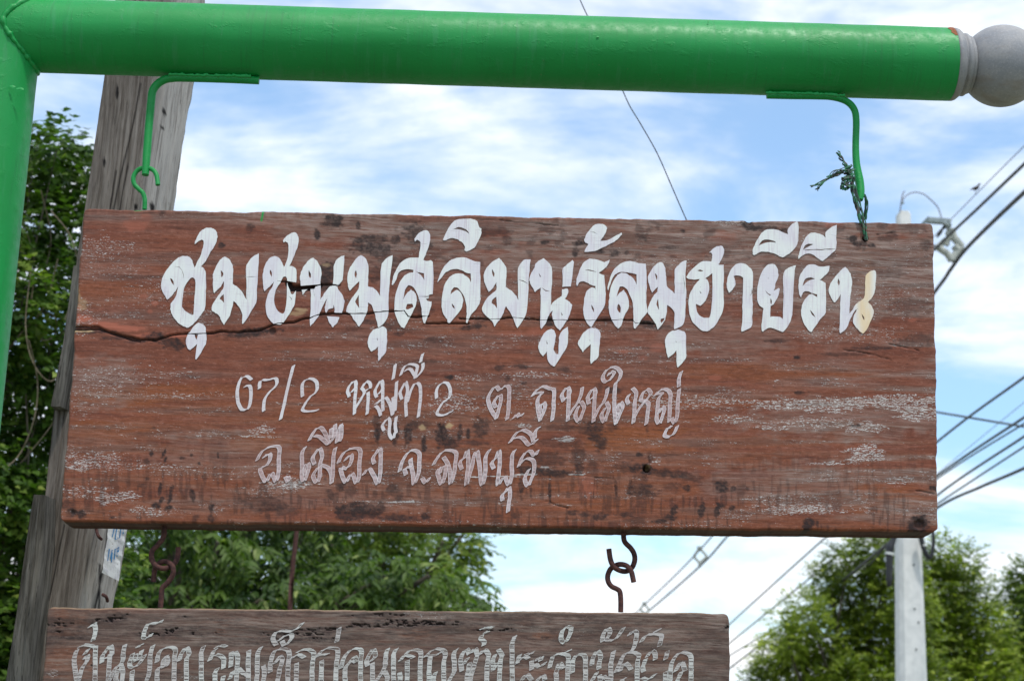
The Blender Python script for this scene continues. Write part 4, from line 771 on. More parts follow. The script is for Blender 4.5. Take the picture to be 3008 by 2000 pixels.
# ------------------------------------------------------------ green pipe gallows
PR = .0600; wP = -.028
a0, a1 = P(40, 103, wP), P(2789, 190, wP)
ax = (a1 - a0).normalized()
pipe = thing('sign_post', Vector((P(-60, 1210, wP).x - .04, GROUND, wP)), 'green painted steel pipe post with a long arm ending in a grey ball finial', 'sign post')
p_lo = P(-118, 1210, wP); p_hi = P(-2, 160, wP); dirp = (p_hi - p_lo).normalized()
t_lo = (GROUND - p_lo.y) / dirp.y
def surf_tube(p0, p1, r, seg, n, seed, amp):
    mb = MB(); d = (p1 - p0); L = d.length; d.normalize(); a = Vector((0, 0, 1)); a = (a - d * a.dot(d)).normalized(); b = d.cross(a)
    v = []
    for i in range(n + 1):
        for k in range(seg):
            t = 2 * math.pi * k / seg
            rr = r + amp * (float(vnoise(np.array(i / n * L * 22.), np.array((k / seg * 14) % 14), seed)) - .5)
            v.append(p0 + d * (L * i / n) + (a * math.cos(t) + b * math.sin(t)) * rr)
    f = [(i * seg + k, (i + 1) * seg + k, (i + 1) * seg + (k + 1) % seg, i * seg + (k + 1) % seg) for i in range(n) for k in range(seg)]
    f = [tuple(reversed(q)) for q in f]
    mb.add(v, f); mb.add(v[:seg], [tuple(range(seg))], False); mb.add(v[-seg:], [tuple(reversed(range(seg)))], False); return mb
surf_tube(p_lo + dirp * t_lo, p_hi + dirp * .25, PR * 1.04, 72, 200, 5, .0006).build('post', M['green'], pipe)
surf_tube(a0, a1, PR, 96, 300, 9, .0006).build('arm', M['green'], pipe)
# lumpy weld bead where the arm meets the post
mb = MB(); pts = []; crad = PR * 1.04
for k in range(61):
    t = -math.pi * .75 + 1.5 * math.pi * k / 60
    yy = math.cos(t) * PR; zz = math.sin(t) * PR    # ring of the arm, pushed on the post's surface
    cpt = a0 + Vector((0, yy, zz)); hx = math.sqrt(max(crad ** 2 - zz ** 2, 0))
    axis_x = p_lo.x + dirp.x * ((cpt.y - p_lo.y) / dirp.y)
    pts.append(Vector((axis_x + hx, cpt.y, cpt.z)))
pts = []
for k in range(97):
    t = 2 * math.pi * k / 96
    yy = a0.y + math.cos(t) * PR; zz = math.sin(t) * PR
    hx = math.sqrt(max(crad ** 2 - zz ** 2, 1e-8)); axis_x = p_lo.x + dirp.x * ((yy - p_lo.y) / dirp.y)
    pts.append(Vector((axis_x + hx, yy + random.uniform(-.0012, .0012), wP + zz)))
mb.tube(pts, [.0045 * random.uniform(.7, 1.35) for _ in pts], 8, 2).build('weld_bead', M['green'], pipe)
# paint runs and flakes on the pipe
for (x, y, rx, ry) in ((885, 168, 12, 3), (36, 255, 9, 6), (60, 262, 12, 5), (1755, 110, 5, 3), (2080, 66, 3, 6)):
    mb = MB(); c0 = P(x, y, wP + PR * .98); n = 9; ring = []
    dy = (c0.y - (a0.y + ax.y * (c0.x - a0.x) / ax.x)); zz = math.sqrt(max(PR ** 2 - min(abs(dy), PR * .95) ** 2, 0)) if x > 112 else PR * .9
    c0 = P(x, y, wP + zz)
    for k in range(n):
        t = 2 * math.pi * k / n; q = random.uniform(.6, 1.2); ring.append(c0 + Vector((math.cos(t) * rx * MMPX * q, math.sin(t) * ry * MMPX * q, .0006 + (.0012 if math.sin(t) < 0 else 0))))
    mb.add(ring + [c0 + Vector((0, 0, .0018))], [(k, (k + 1) % n, n) for k in range(n)]); mb.build('paint_flake', M['green'], pipe)
# finial
prof = []
for d, r in ((0, .0560), (.0005, .0600), (.006, .0600), (.010, .0585), (.014, .0550), (.016, .0500), (.018, .0492), (.0195, .0515), (.024, .0518), (.0265, .0500), (.028, .0468), (.0300, .0480), (.0325, .0470), (.0345, .0430)): prof.append((d, r))
fin = MB().lathe(a1, ax, prof, 72).build('finial', M['finial'], pipe)
BR = 128 * MMPX; bc = a1 + ax * (.0225 + BR * .955)
sp = [(-BR * math.cos(t), BR * math.sin(t)) for t in np.linspace(.42, math.pi, 40)]
MB().lathe(bc, ax, sp, 72).build('ball', M['finial'], fin)
MB().tube([bc + ax * BR * .93 + Vector((0, -.030, 0)), bc + ax * BR * 1.1 + Vector((0, -.034, 0))], .006, 12, 1).build('spout', M['finial'], fin)
# rusty patch where the paint has come away at the arm's end
mb = MB(); vv = []; ff = []; na = 14
for i in range(na):
    t = math.radians(28 + 40 * i / (na - 1)); up = Vector((0, 1, 0)); up = (up - ax * up.dot(ax)).normalized(); fr = ax.cross(up); fr = fr if fr.z > 0 else -fr
    rr = PR + .0006; wd = .0105 * (.55 + .45 * math.sin(math.pi * i / (na - 1))) * random.uniform(.7, 1.15)
    for j, dd in enumerate((-wd, -.0003)): vv.append(a1 + ax * dd + (up * math.sin(t) + fr * math.cos(t)) * rr)
ff = [(2 * i, 2 * i + 2, 2 * i + 3, 2 * i + 1) for i in range(na - 1)]
mb.add(vv, ff).__class__ if False else mb.add(vv, ff); mb.build('rust_patch', M['rust_patch'], pipe)
# hanger rods welded under the arm
mb = MB(); mb.tube(Z(HG, "1465,132 1200,120 900,110 640,104 560,108 480,122 405,168 352,240 336,350 312,600 290,900 275,1120", [(0, -.026), (.8, -.026), (1, -.017)]), [.0066] * 11 + [.0056], 16).build('hanger_rod', M['green'], pipe)
H2 = (2200, 0, 2.45)
mb = MB(); mb.tube(Z(H2, "128,688 300,692 480,694 600,700 700,730 755,785 772,870 768,1050 774,1180 794,1300 802,1380 798,1440", [(0, -.026), (.7, -.026), (1, -.014)]), [.0056] * 8 + [.0060, .0072, .0070, .0050], 16).build('hanger_rod', M['green'], pipe)
for k, s in ((HG, "520,70 700,76 900,78 1150,82 1380,88"), (H2, "120,668 250,672 400,676 550,680 690,690")):
    pts = [P(x, y, wP + PR * .42) for x, y in densify(conv(k, pp(s)), 6, 1.5)]
    MB().tube(pts, [random.uniform(.0015, .0035) for _ in pts], 7, 1).build('weld_bead', M['green'], pipe)
# ------------------------------------------------------------ twisted tie wire holding the right end
T_ = (2330, 230, 3.074)
tie = thing('tie_wire', P(2542, 702), 'twist of thin dark green wires tying the sign to the right hanger rod', 'wire')
def strands(name, s, n, spread, r, wz, tw=1.5, ends=1.0):
    c = [Vector((x, y)) for x, y in conv(T_, pp(s))]; c = crpath(c, 4)
    mb = MB(); L = len(c)
    for k in range(n):
        ph = random.uniform(0, 6.28); sp_ = spread * random.uniform(.5, 1.2); f = random.uniform(.7, 1.3) * tw
        pts = []
        for i, p in enumerate(c):
            t = i / (L - 1); a = ph + f * 2 * math.pi * t
            q = p + Vector((math.cos(a), math.sin(a) * .6)) * sp_ + Vector((random.uniform(-.6, .6), random.uniform(-.6, .6)))
            pts.append(P(q.x, q.y, wz[0] + (wz[1] - wz[0]) * t + math.sin(a) * sp_ * MMPX))
        mb.tube(pts, r, 6, 2)
    return mb.build(name, M['tie'], tie)
strands('loose_strand', "400,665 430,720 465,780 500,820", 6, 5.5, .00085, (-.004, -.006))
strands('loose_strand', "150,980 230,950 330,900 430,860 500,830", 4, 4.5, .0008, (.0, -.004))
strands('loose_strand', "210,1015 240,960 340,900 420,840 500,820", 4, 5, .0008, (.006, -.004))
strands('loose_strand', "300,900 370,850 430,830 500,800", 3, 6, .0007, (.008, -.004))
strands('knot', "520,790 490,830 530,870 480,890 450,920 510,900 480,950 440,960 450,1000 500,990 530,960 540,890", 6, 4.5, .0012, (-.004, -.002), 3)
strands('knot', "540,820 480,860 520,890 460,900 470,960 520,980", 6, 6, .0011, (-.009, .003), 2)
strands('loop', "530,960 545,1050 570,1150 600,1250 640,1350 655,1460", 8, 5, .0010, (-.002, .004), 1.6)
strands('loop', "560,960 580,1080 620,1220 650,1330 660,1450", 4, 4, .0010, (-.003, .004), 1.2)
strands('loop', "640,1050 660,1100 655,1180 640,1270", 5, 3.5, .0010, (-.018, -.030), .8)
strands('loop', "640,1060 670,1110 660,1200 648,1275", 3, 3, .0010, (-.014, -.028), .8)
# ------------------------------------------------------------ old timber post behind the signs
wq = -.55
def beam(line, w, thick, mat, name, parent, seed, nseg=80, jag=.004, darkfn=None, yaw=0.0, cols=16):
    """line: [(y px, x left px, x right px)] on plane w; a weathered squared beam, front face + turned right side"""
    ys = np.linspace(line[0][0], line[-1][0], nseg); yy = [l[0] for l in line]
    xl = np.interp(ys, yy, [l[1] for l in line]); xr = np.interp(ys, yy, [l[2] for l in line])
    rows = []; 
    for j, y in enumerate(ys):
        L = P(xl[j], y, w); R = P(xr[j], y, w - thick * .75); Wd = (R.x - L.x)
        ring = []
        depth = thick; split = .68
        for i in range(cols + 1):
            t = i / cols; 
            if t <= split: px_, pz = t * Wd, 0.0 - .12 * Wd * (t - split / 2) ** 2
            else:
                q = (t - split) / (1 - split); px_, pz = (split + q * (1 - split)) * Wd, -q * depth * .75
            ring.append((L.x + px_, L.y, w + pz))
        ring.append((R.x - Wd * .25, L.y, w - depth)); ring.append((L.x + Wd * .05, L.y, w - depth * .9))
        rows.append(ring)
    A = np.array(rows); nr, nc = A.shape[:2]
    n = fbm(np.arange(nc)[None, :] * .9 + 0 * A[..., 0], A[..., 1] * 3.2, seed, 3) - .5
    n2 = fbm(np.arange(nc)[None, :] * 1.7 + 0 * A[..., 0], A[..., 1] * 25, seed + 9, 3) - .5
    A[..., 0] += n * jag * 1.2; A[..., 2] += n * jag * 2 + n2 * jag * .8
    A[..., 0] += np.where(np.arange(nc)[None, :] == cols, n2 * jag * 2.2, 0)
    mb = MB(); v = A.reshape(-1, 3).tolist()
    f = [(j * nc + i, (j + 1) * nc + i, (j + 1) * nc + (i + 1) % nc, j * nc + (i + 1) % nc) for j in range(nr - 1) for i in range(nc)]
    mb.add(v, f); mb.add(v[:nc], [tuple(range(nc))], False); mb.add(v[-nc:], [tuple(reversed(range(nc)))], False)
    o = mb.build(name, mat, parent)
    pv, py_ = A[..., 0], A[..., 1]
    at = o.data.attributes.new('dark', 'FLOAT', 'POINT'); dk = np.zeros(nr * nc * 1 + 2 * nc, np.float32)
    if darkfn is not None:
        dk[:nr * nc] = darkfn(np.repeat(ys[:, None], nc, 1), xl[:, None] + (xr - xl)[:, None] * np.minimum(np.arange(nc)[None, :] / cols, 1)).ravel()
    at.data.foreach_set('value', dk)
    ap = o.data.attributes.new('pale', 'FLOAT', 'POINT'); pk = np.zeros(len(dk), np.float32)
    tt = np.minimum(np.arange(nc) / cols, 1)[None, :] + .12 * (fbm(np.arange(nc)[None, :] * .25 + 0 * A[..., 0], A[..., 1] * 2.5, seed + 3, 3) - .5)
    pk[:nr * nc] = (sstep(tt, .60, .80) * (1 if cols > 60 else 0)).ravel(); ap.data.foreach_set('value', pk)  # tall post's right side painted lighter, as if it caught the sun
    return o
post = thing('timber_post', P(-60, 3000, wq), 'tall grey weathered timber post, split and leaning, behind the signs', 'post')
def pdark(Y, X):
    d = np.zeros(Y.shape)
    for pts in ([(238, 428), (330, 412), (430, 388), (520, 366), (620, 345)], [(480, 392), (560, 375), (640, 362)], [(500, 352), (640, 330)], [(1540, 200), (1700, 168), (1900, 120)], [(1540, 330), (1640, 318), (1780, 288)], [(1640, 308), (1780, 300)]):
        d = np.maximum(d, np.clip(1.3 - seg_d(X, Y, [(x, y) for y, x in pts]) / 3.0, 0, 1))
    for (x, y, rx, ry) in ((350, 270, 5, 20), (459, 388, 4, 12), (311, 475, 5, 12), (498, 300, 5, 8), (492, 345, 4, 6), (420, 600, 6, 10), (462, 580, 5, 14)):
        d = np.maximum(d, 1 - sstep(np.sqrt(((X - x) / rx) ** 2 + ((Y - y) / ry) ** 2), .8, 1.3))
    return d
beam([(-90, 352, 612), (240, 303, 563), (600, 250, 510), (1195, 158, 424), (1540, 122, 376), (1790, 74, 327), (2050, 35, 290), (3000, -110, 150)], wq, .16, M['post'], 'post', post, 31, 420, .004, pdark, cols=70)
stub = thing('timber_brace', P(-150, 3000, wq + .05), 'short dark timber brace strapped to the left side of the tall post', 'post')
beam([(1452, 98, 172), (1600, 76, 170), (1800, 48, 148), (2000, 16, 124), (3000, -140, -30)], wq + .055, .09, M['post_dark'], 'brace', stub, 41, 160, .004, None, cols=24)
stub2 = thing('timber_batten', P(150, 1195, wq + .04), 'narrow grey batten against the left edge of the post, ending above the brace', 'board')
beam([(780, 216, 262), (1000, 186, 236), (1193, 148, 205)], wq + .035, .05, M['post_dark'], 'batten', stub2, 51, 60, .002, None, cols=12)
mb = MB(); mb.tube([P(280, 1536, wq + .02), P(284, 1560, wq + .02), P(290, 1575, wq + .025), P(298, 1583, wq + .015)], .0028, 8)
mb.build('nail', M['rust'], post); MB().tube([P(302, 1746, wq + .02), P(312, 1752, wq + .03), P(316, 1765, wq + .02)], .003, 8).build('nail', M['rust'], post)
# chipped white and blue plate nailed on the post
pl_ = thing('metal_plate', P(330, 1700, wq + .02), 'narrow chipped white plate with blue lettering nailed to the post', 'plate')
q = [P(325, 1505, wq + .012), P(378, 1505, wq - .03), P(346, 1705, wq - .03), P(300, 1681, wq + .012)]
mb = MB(); ns = 14; Lr = []; 
for j in range(ns + 1):
    t = j / ns; a = q[0].lerp(q[3], t); b = q[1].lerp(q[2], t)
    Lr += [a + Vector((random.uniform(-.001, .001), 0, 0)), a.lerp(b, .5) + Vector((0, 0, .004)), b + Vector((random.uniform(-.002, .002), 0, 0))]
m_ = len(Lr); Lr += [p + Vector((0, 0, -.004)) for p in Lr]
f = []
for j in range(ns):
    for i in range(2):
        k = j * 3 + i; f.append((k, k + 3, k + 4, k + 1)); f.append((m_ + k, m_ + k + 1, m_ + k + 4, m_ + k + 3))
    for i in (0, 2):
        k = j * 3 + i; f.append((k, m_ + k, m_ + k + 3, k + 3) if i == 0 else (k + 3, m_ + k + 3, m_ + k, k))
f.append((0, 1, m_ + 1, m_)); f.append((1, 2, m_ + 2, m_ + 1)); e = ns * 3; f.append((m_ + e, m_ + e + 1, e + 1, e)); f.append((m_ + e + 1, m_ + e + 2, e + 2, e + 1))
mb.add(Lr, f, False); mb.build('plate', M['plate'], pl_)
ZP = (0, 1100, 1.742)
for s in ("585,785 575,830|600,775 590,840 605,835|620,780 612,835|635,770 630,815", "560,890 552,950|575,895 566,940 580,935|590,890 585,945|600,885 600,930", "575,905 570,960|608,880 605,915"):
    mb = MB()
    for i, pth in enumerate(s.split('|')):
        c = crpath(conv(ZP, pp(pth)), 3)
        for a, b in zip(c, c[1:]):
            for off in (0,):
                fa = lambda p: P(p.x, p.y, wq + .002 + .0075 * 0)
            def onp(p):
                t = min(1, max(0, (p.y - 1505) / 180)); x0 = 325 + (300 - 325) * t; x1 = 378 + (346 - 378) * t; s_ = (p.x - x0) / (x1 - x0)
                wv = (wq + .012) + (-.042) * s_ + .004 * (1 - abs(2 * s_ - 1)) + .0012
                return P(p.x, p.y, wv)
            nn = Vector((1.7, -.6)); mb.add([onp(a + nn), onp(a - nn), onp(b - nn), onp(b + nn)], [(0, 1, 2, 3)], False)
    mb.build('lettering', M['plate_blue'], pl_)
# ------------------------------------------------------------ concrete pole and its fittings
wc = -17.5
pole = thing('utility_pole', Vector((P(2700, 2000, wc).x + .03, GROUND, wc)), 'tall pale concrete utility pole on the right, behind the red-brown sign', 'pole')
prow = [(618, 2645, 2671), (626, 2639, 2677), (1000, 2640, 2691), (1575, 2642, 2709), (2000, 2647, 2727)]
v = []; pts4 = []
for y, xl, xr in prow:
    a = P(xl, y, wc); b = P(xr, y, wc); pts4.append((a, b))
a, b = pts4[-1]; a2, b2 = pts4[-2]; k = (GROUND - a.y) / (a.y - a2.y)
pts4.append((a + (a - a2) * k, b + (b - b2) * k))
bev = .16
for a, b in pts4:
    w_ = (b.x - a.x); e = w_ * bev
    v += [(a.x, a.y, wc - e), (a.x + e, a.y, wc), (b.x - e, a.y, wc), (b.x, a.y, wc - e), (b.x, a.y, wc - w_ * .8), (b.x - e, a.y, wc - w_), (a.x + e, a.y, wc - w_), (a.x, a.y, wc - w_ * .8)]
mb = MB(); n = len(pts4)
mb.add(v, [(i * 8 + k, (i + 1) * 8 + k, (i + 1) * 8 + (k + 1) % 8, i * 8 + (k + 1) % 8) for i in range(n - 1) for k in range(8)] + [tuple(range(8))], False)
pb = mb.build('pole', M['concrete'], pole)
for (x, y) in ((2684, 1658), (2687, 1787), (2691, 1906), (2698, 1827)):
    MB().tube([P(x, y, wc - .01), P(x, y, wc + .012)], .011, 10, 1).build('bolt_hole', M['black'], pb)
mb = MB(); arm0 = P(2706, 663, wc + .05); arm1 = P(2722, 647, wc + .12); arm2 = P(2789, 652, wc + .16)
mb.box((arm0 + arm1) / 2, (arm1 - arm0) / 2 * 1.3, Vector((0, .03, 0)), Vector((0, 0, .04)))
mb.box((arm1 + arm2) / 2, (arm2 - arm1) / 2, Vector((0, .03, 0)), Vector((0, 0, .04)))
mb.build('bracket', M['galv'], pole)
MB().tube([P(2644, 622, wc), P(2647, 596, wc), P(2652, 570, wc), P(2658, 562, wc)], .009, 6).build('earth_rod', M['thin_wire'], pole)
MB().tube([P(2650, 594, wc), P(2653, 599, wc)], .022, 8, 1).build('clamp', M['galv'], pole)
MB().tube([P(2651, 590, wc), P(2662, 575, wc), P(2685, 565, wc), P(2712, 570, wc), P(2735, 588, wc), P(2755, 610, wc), P(2766, 642, wc)], .008, 6).build('earth_wire', M['thin_wire'], pole)
# black cable terminations at the pole
cb_ = thing('cable_joint', P(2612, 1720, wc + .2), 'thick black cable joint hanging left of the concrete pole', 'cable')
MB().tube([P(2632, 1560, wc + .2), P(2622, 1590, wc + .2), P(2614, 1610, wc + .2), P(2613, 1640, wc + .2), P(2612, 1700, wc + .2), P(2611, 1722, wc + .2)], [.03, .035, .05, .045, .04, .02], 12).build('sleeve', M['black'], cb_)
MB().tube([P(2614, 1623, wc + .2), P(2613, 1629, wc + .2)], .052, 12, 1).build('tape', M['white'], cb_)
cb2 = thing('cable_loop', P(2730, 1635, wc + .1), 'black cable bent in a loop right of the concrete pole', 'cable')
MB().tube([P(2740, 1560, wc + .1), P(2742, 1590, wc + .1), P(2738, 1625, wc + .1), P(2728, 1636, wc + .1), P(2714, 1612, wc + .1), P(2704, 1570, wc + .1)], [.022, .022, .024, .03, .03, .034], 12).build('cable', M['black'], cb2)
MB().tube([P(2712, 1599, wc + .1), P(2714, 1603, wc + .1)], .034, 12, 1).build('tape', M['white'], cb2)
# ------------------------------------------------------------ overhead cables
def cable(label, pts, r, mat='cable', group='overhead cables'):
    q = [P(x, y, w) for x, y, w in pts]
    c = Vector(q[0])
    name = 'overhead_cable'
    mb = MB(); mb.tube(q, r * .8, 8, 8)
    return mb.alone(name, M[mat], c, label, 'cable', group)
cable('thin overhead wire with the bird perched on it', [(3150, 290, -11), (3008, 430, -14), (2795, 643, -17.3), (2600, 840, -22)], .007, 'thin_wire')
cable('upper of the two cables clamped by the spacer beside the concrete pole', [(3200, 300, -10), (3008, 483, -13), (2880, 605, -15), (2752, 727, -17.2), (2640, 850, -20), (2110, 1553, -34), (1880, 1788, -48), (1760, 1900, -60)], .021)
cable('thick lower cable clamped by the spacer beside the concrete pole', [(3200, 395, -10), (3008, 566, -13), (2900, 668, -15), (2832, 738, -16.8), (2790, 795, -17.3), (2755, 845, -18), (2600, 1040, -21), (2143, 1567, -34), (2055, 1663, -38), (1905, 1794, -48), (1770, 1905, -60)], .028)
cable('dark cable crossing the others sideways right of the sign', [(2600, 1185, -19), (2757, 1211, -19), (3008, 1253, -19), (3200, 1285, -19)], .018)
cable('topmost of the cables fanning out right of the sign at mid height', [(3200, 968, -11), (3008, 1108, -14), (2758, 1293, -18), (2435, 1569, -24), (2149, 1827, -34), (2040, 1930, -40)], .018)
cable('faint thin wire behind the fan of cables right of the sign', [(3200, 1030, -20), (3008, 1182, -22), (2760, 1385, -26), (2550, 1562, -30), (2440, 1700, -36)], .007, 'thin_wire')
cable('second cable of the fan right of the sign', [(3200, 1105, -12), (3008, 1226, -15), (2761, 1391, -19), (2526, 1569, -24), (2400, 1680, -28), (2149, 1883, -36), (2040, 1975, -42)], .019)
cable('thin cable running close under the second one of the fan', [(3200, 1128, -12), (3008, 1244, -15), (2761, 1400, -19), (2560, 1560, -23)], .013)
cable('third cable of the fan right of the sign', [(3200, 1160, -12), (3008, 1282, -15), (2761, 1448, -19), (2631, 1572, -21), (2480, 1730, -26), (2300, 1830, -31), (2149, 1921, -37), (2050, 1985, -42)], .018)
cable('fourth and thinner cable of the fan, above the lowest', [(3200, 1190, -12), (3008, 1312, -15), (2761, 1474, -19), (2640, 1560, -21)], .014)
cable('lowest and flattest cable of the fan, just above the sign corner', [(3200, 1282, -12), (3008, 1375, -14), (2880, 1430, -16), (2762, 1485, -18), (2609, 1595, -20), (2430, 1740, -25), (2149, 1957, -35), (2050, 2030, -41)], .022)
cable('single crooked dark wire slanting down from behind the green pipe', [(1680, -60, -1.6), (1702, -4, -1.6), (1722, 40, -1.6), (1780, 160, -1.6), (1827, 262, -1.6), (1850, 312, -1.6), (1882, 365, -1.6), (1930, 450, -1.6), (1972, 545, -1.6), (2010, 632, -1.6), (2060, 740, -1.6)], .0018, 'black', None)
# spacers
sp1 = thing('cable_spacer', P(2790, 800, -17.2), 'large grey diamond-shaped spacer clamping the cables beside the concrete pole', 'spacer')
S1 = (2640, 480, 3.919)
def bars(parent, k, lst, w, r, mat, name='spacer_arm'):
    for s, rr in lst:
        pts = [P(x, y, w) for x, y in conv(k, pp(s))]; MB().tube(pts, rr * r, 8, 1).build(name, M[mat], parent)
bars(sp1, S1, [("600,760 640,860 730,965", 1.2), ("730,965 680,1010 610,1120", 1.1), ("610,1120 560,1040 450,965", 1.1), ("450,965 520,900 600,850", .9), ("560,850 560,930 545,940", .7), ("640,950 680,1000", 1.2)], -17.2, .042, 'spacer')
bars(sp1, S1, [("560,780 600,770 620,800 570,810 550,820", 1.0)], -17.2, .035, 'spacer', 'insulator')
bars(sp1, S1, [("575,690 545,720", 1.1), ("560,670 575,690", 1.2)], -17.15, .045, 'galv', 'clamp')
MB().tube([P(x, y, -17.2) for x, y in conv(S1, pp("540,720 500,760 480,790 440,850"))], [.03, .014, .026, .012], 8, 2).build('pigtail', M['black'], sp1)
S7 = (1700, 1500, 1.8035)
for lab, s, w, r in (('small square spacer on the far cables under the big sign', ["640,195 610,240", "640,195 680,240", "680,240 640,275", "610,240 640,275", "640,275 640,300"], -38, .04), ('smallest farthest spacer, just above the lower sign', ["348,490 325,520", "348,490 375,525", "375,525 350,545", "325,520 350,545"], -47, .04)):
    so_ = thing('cable_spacer', P(*conv(S7, pp(s[0]))[0], w), lab, 'spacer')
    bars(so_, S7, [(q, .8) for q in s], w, r, 'spacer')
    x, y = conv(S7, pp(s[0]))[0]; MB().tube([P(x, y - 4, w), P(x, y + 3, w)], .06, 8, 1).build('insulator', M['spacer'], so_)
# bird on the wire
bw = -15.6; B0 = P(2872, 566, bw); sb = (P(2900, 560, bw) - P(2860, 560, bw)).length / 31
def bp(x, y, dz=0): p = P(*conv(S1, [(x, y)])[0], bw); return Vector((p.x, p.y, p.z + dz))
bird = thing('bird', B0, 'small dark bird perched on the thin wire at the right', 'bird')
MB().tube([bp(815, 308), bp(835, 302), bp(855, 293), bp(880, 290), bp(903, 280), bp(914, 262), bp(922, 245), bp(932, 240), bp(940, 241)], [sb * .5, sb * 1.0, sb * 2.6, sb * 4.6, sb * 4.2, sb * 2.5, sb * 1.9, sb * 2.0, sb * .9], 14).build('body', M['bird'], bird)
MB().tube([bp(938, 239), bp(950, 240)], [sb * .8, sb * .15], 8, 1).build('beak', M['bird'], bird)
for dx in (0, 12):
    MB().tube([bp(872 + dx, 300), bp(878 + dx, 335), bp(886 + dx, 352)], sb * .35, 6).build('leg', M['bird'], bird)
# rusty pipe in the trees
MB().tube([P(872, 1400, -5.2), P(871, 1560, -5.2), P(862, 1640, -5.2), P(856, 1720, -5.2), P(852, 1790, -5.2), P(820, 2500, -5.2), Vector((P(820, 2500, -5.2).x, GROUND, -5.2))], .011, 10, 2).alone('rusty_pole', M['rust'], Vector((P(820, 2500, -5.2).x, GROUND, -5.2)), 'thin rusty brown pole standing among the leaves between the two signs', 'pole')
# ------------------------------------------------------------ trees
def leaf_shape(kind):
    if kind == 'long': return np.array([(0, 0, 0), (.16, .28, .02), (.13, .62, .0), (0, 1, -.10), (-.13, .62, 0), (-.16, .28, .02), (0, .3, -.03), (0, .62, -.04)]), [(0, 1, 6), (1, 2, 7, 6), (2, 3, 7), (0, 6, 5), (6, 7, 4, 5), (7, 3, 4)]
    if kind == 'heart': return np.array([(0, .08, 0), (.30, -.05, .03), (.46, .3, .05), (0, 1, -.08), (-.46, .3, .05), (-.30, -.05, .03)]), [(0, 1, 2), (0, 2, 3), (0, 3, 4), (0, 4, 5)]
    return np.array([(0, 0, 0), (.24, .42, .03), (0, 1, -.05), (-.24, .42, .03)]), [(0, 1, 2), (0, 2, 3)]
def leaves_mesh(name, parent, mat, pos, dirs, ups, size, tint, kind):
    """many leaves as one crown mesh; pos/dirs/ups (n,3), size (n,)"""
    T, fc = leaf_shape(kind); n = len(pos)
    y = dirs / (np.linalg.norm(dirs, axis=1, keepdims=True) + 1e-9)
    x = np.cross(y, ups); x /= (np.linalg.norm(x, axis=1, keepdims=True) + 1e-9); z = np.cross(x, y)
    Vt = pos[:, None] + size[:, None, None] * (T[None, :, 0:1] * x[:, None] + T[None, :, 1:2] * y[:, None] + T[None, :, 2:3] * z[:, None])
    Vt = Vt.reshape(-1, 3) - np.array(parent['base']); m = len(T)
    loops = []; starts = []; c = 0; tmpl = np.concatenate([np.array(f) for f in fc]); lens = [len(f) for f in fc]
    allidx = (np.arange(n)[:, None] * m + tmpl[None]).ravel().astype(np.int32)
    st = np.concatenate([[0], np.cumsum(lens)[:-1]]); starts = (np.arange(n)[:, None] * sum(lens) + st[None]).ravel().astype(np.int32)
    me = bpy.data.meshes.new(name); me.vertices.add(len(Vt)); me.vertices.foreach_set('co', Vt.astype(np.float32).ravel())
    me.loops.add(len(allidx)); me.loops.foreach_set('vertex_index', allidx)
    me.polygons.add(len(starts)); me.polygons.foreach_set('loop_start', starts)
    me.update(calc_edges=True)
    at = me.attributes.new('tint', 'FLOAT', 'POINT'); at.data.foreach_set('value', np.repeat(tint, m).astype(np.float32))
    me.materials.append(mat); o = bpy.data.objects.new(name, me); COL.objects.link(o); o.parent = parent; o['base'] = list(parent['base']); return o
def unit(n):
    a = rng.normal(size=(n, 3)); return a / np.linalg.norm(a, axis=1, keepdims=True)
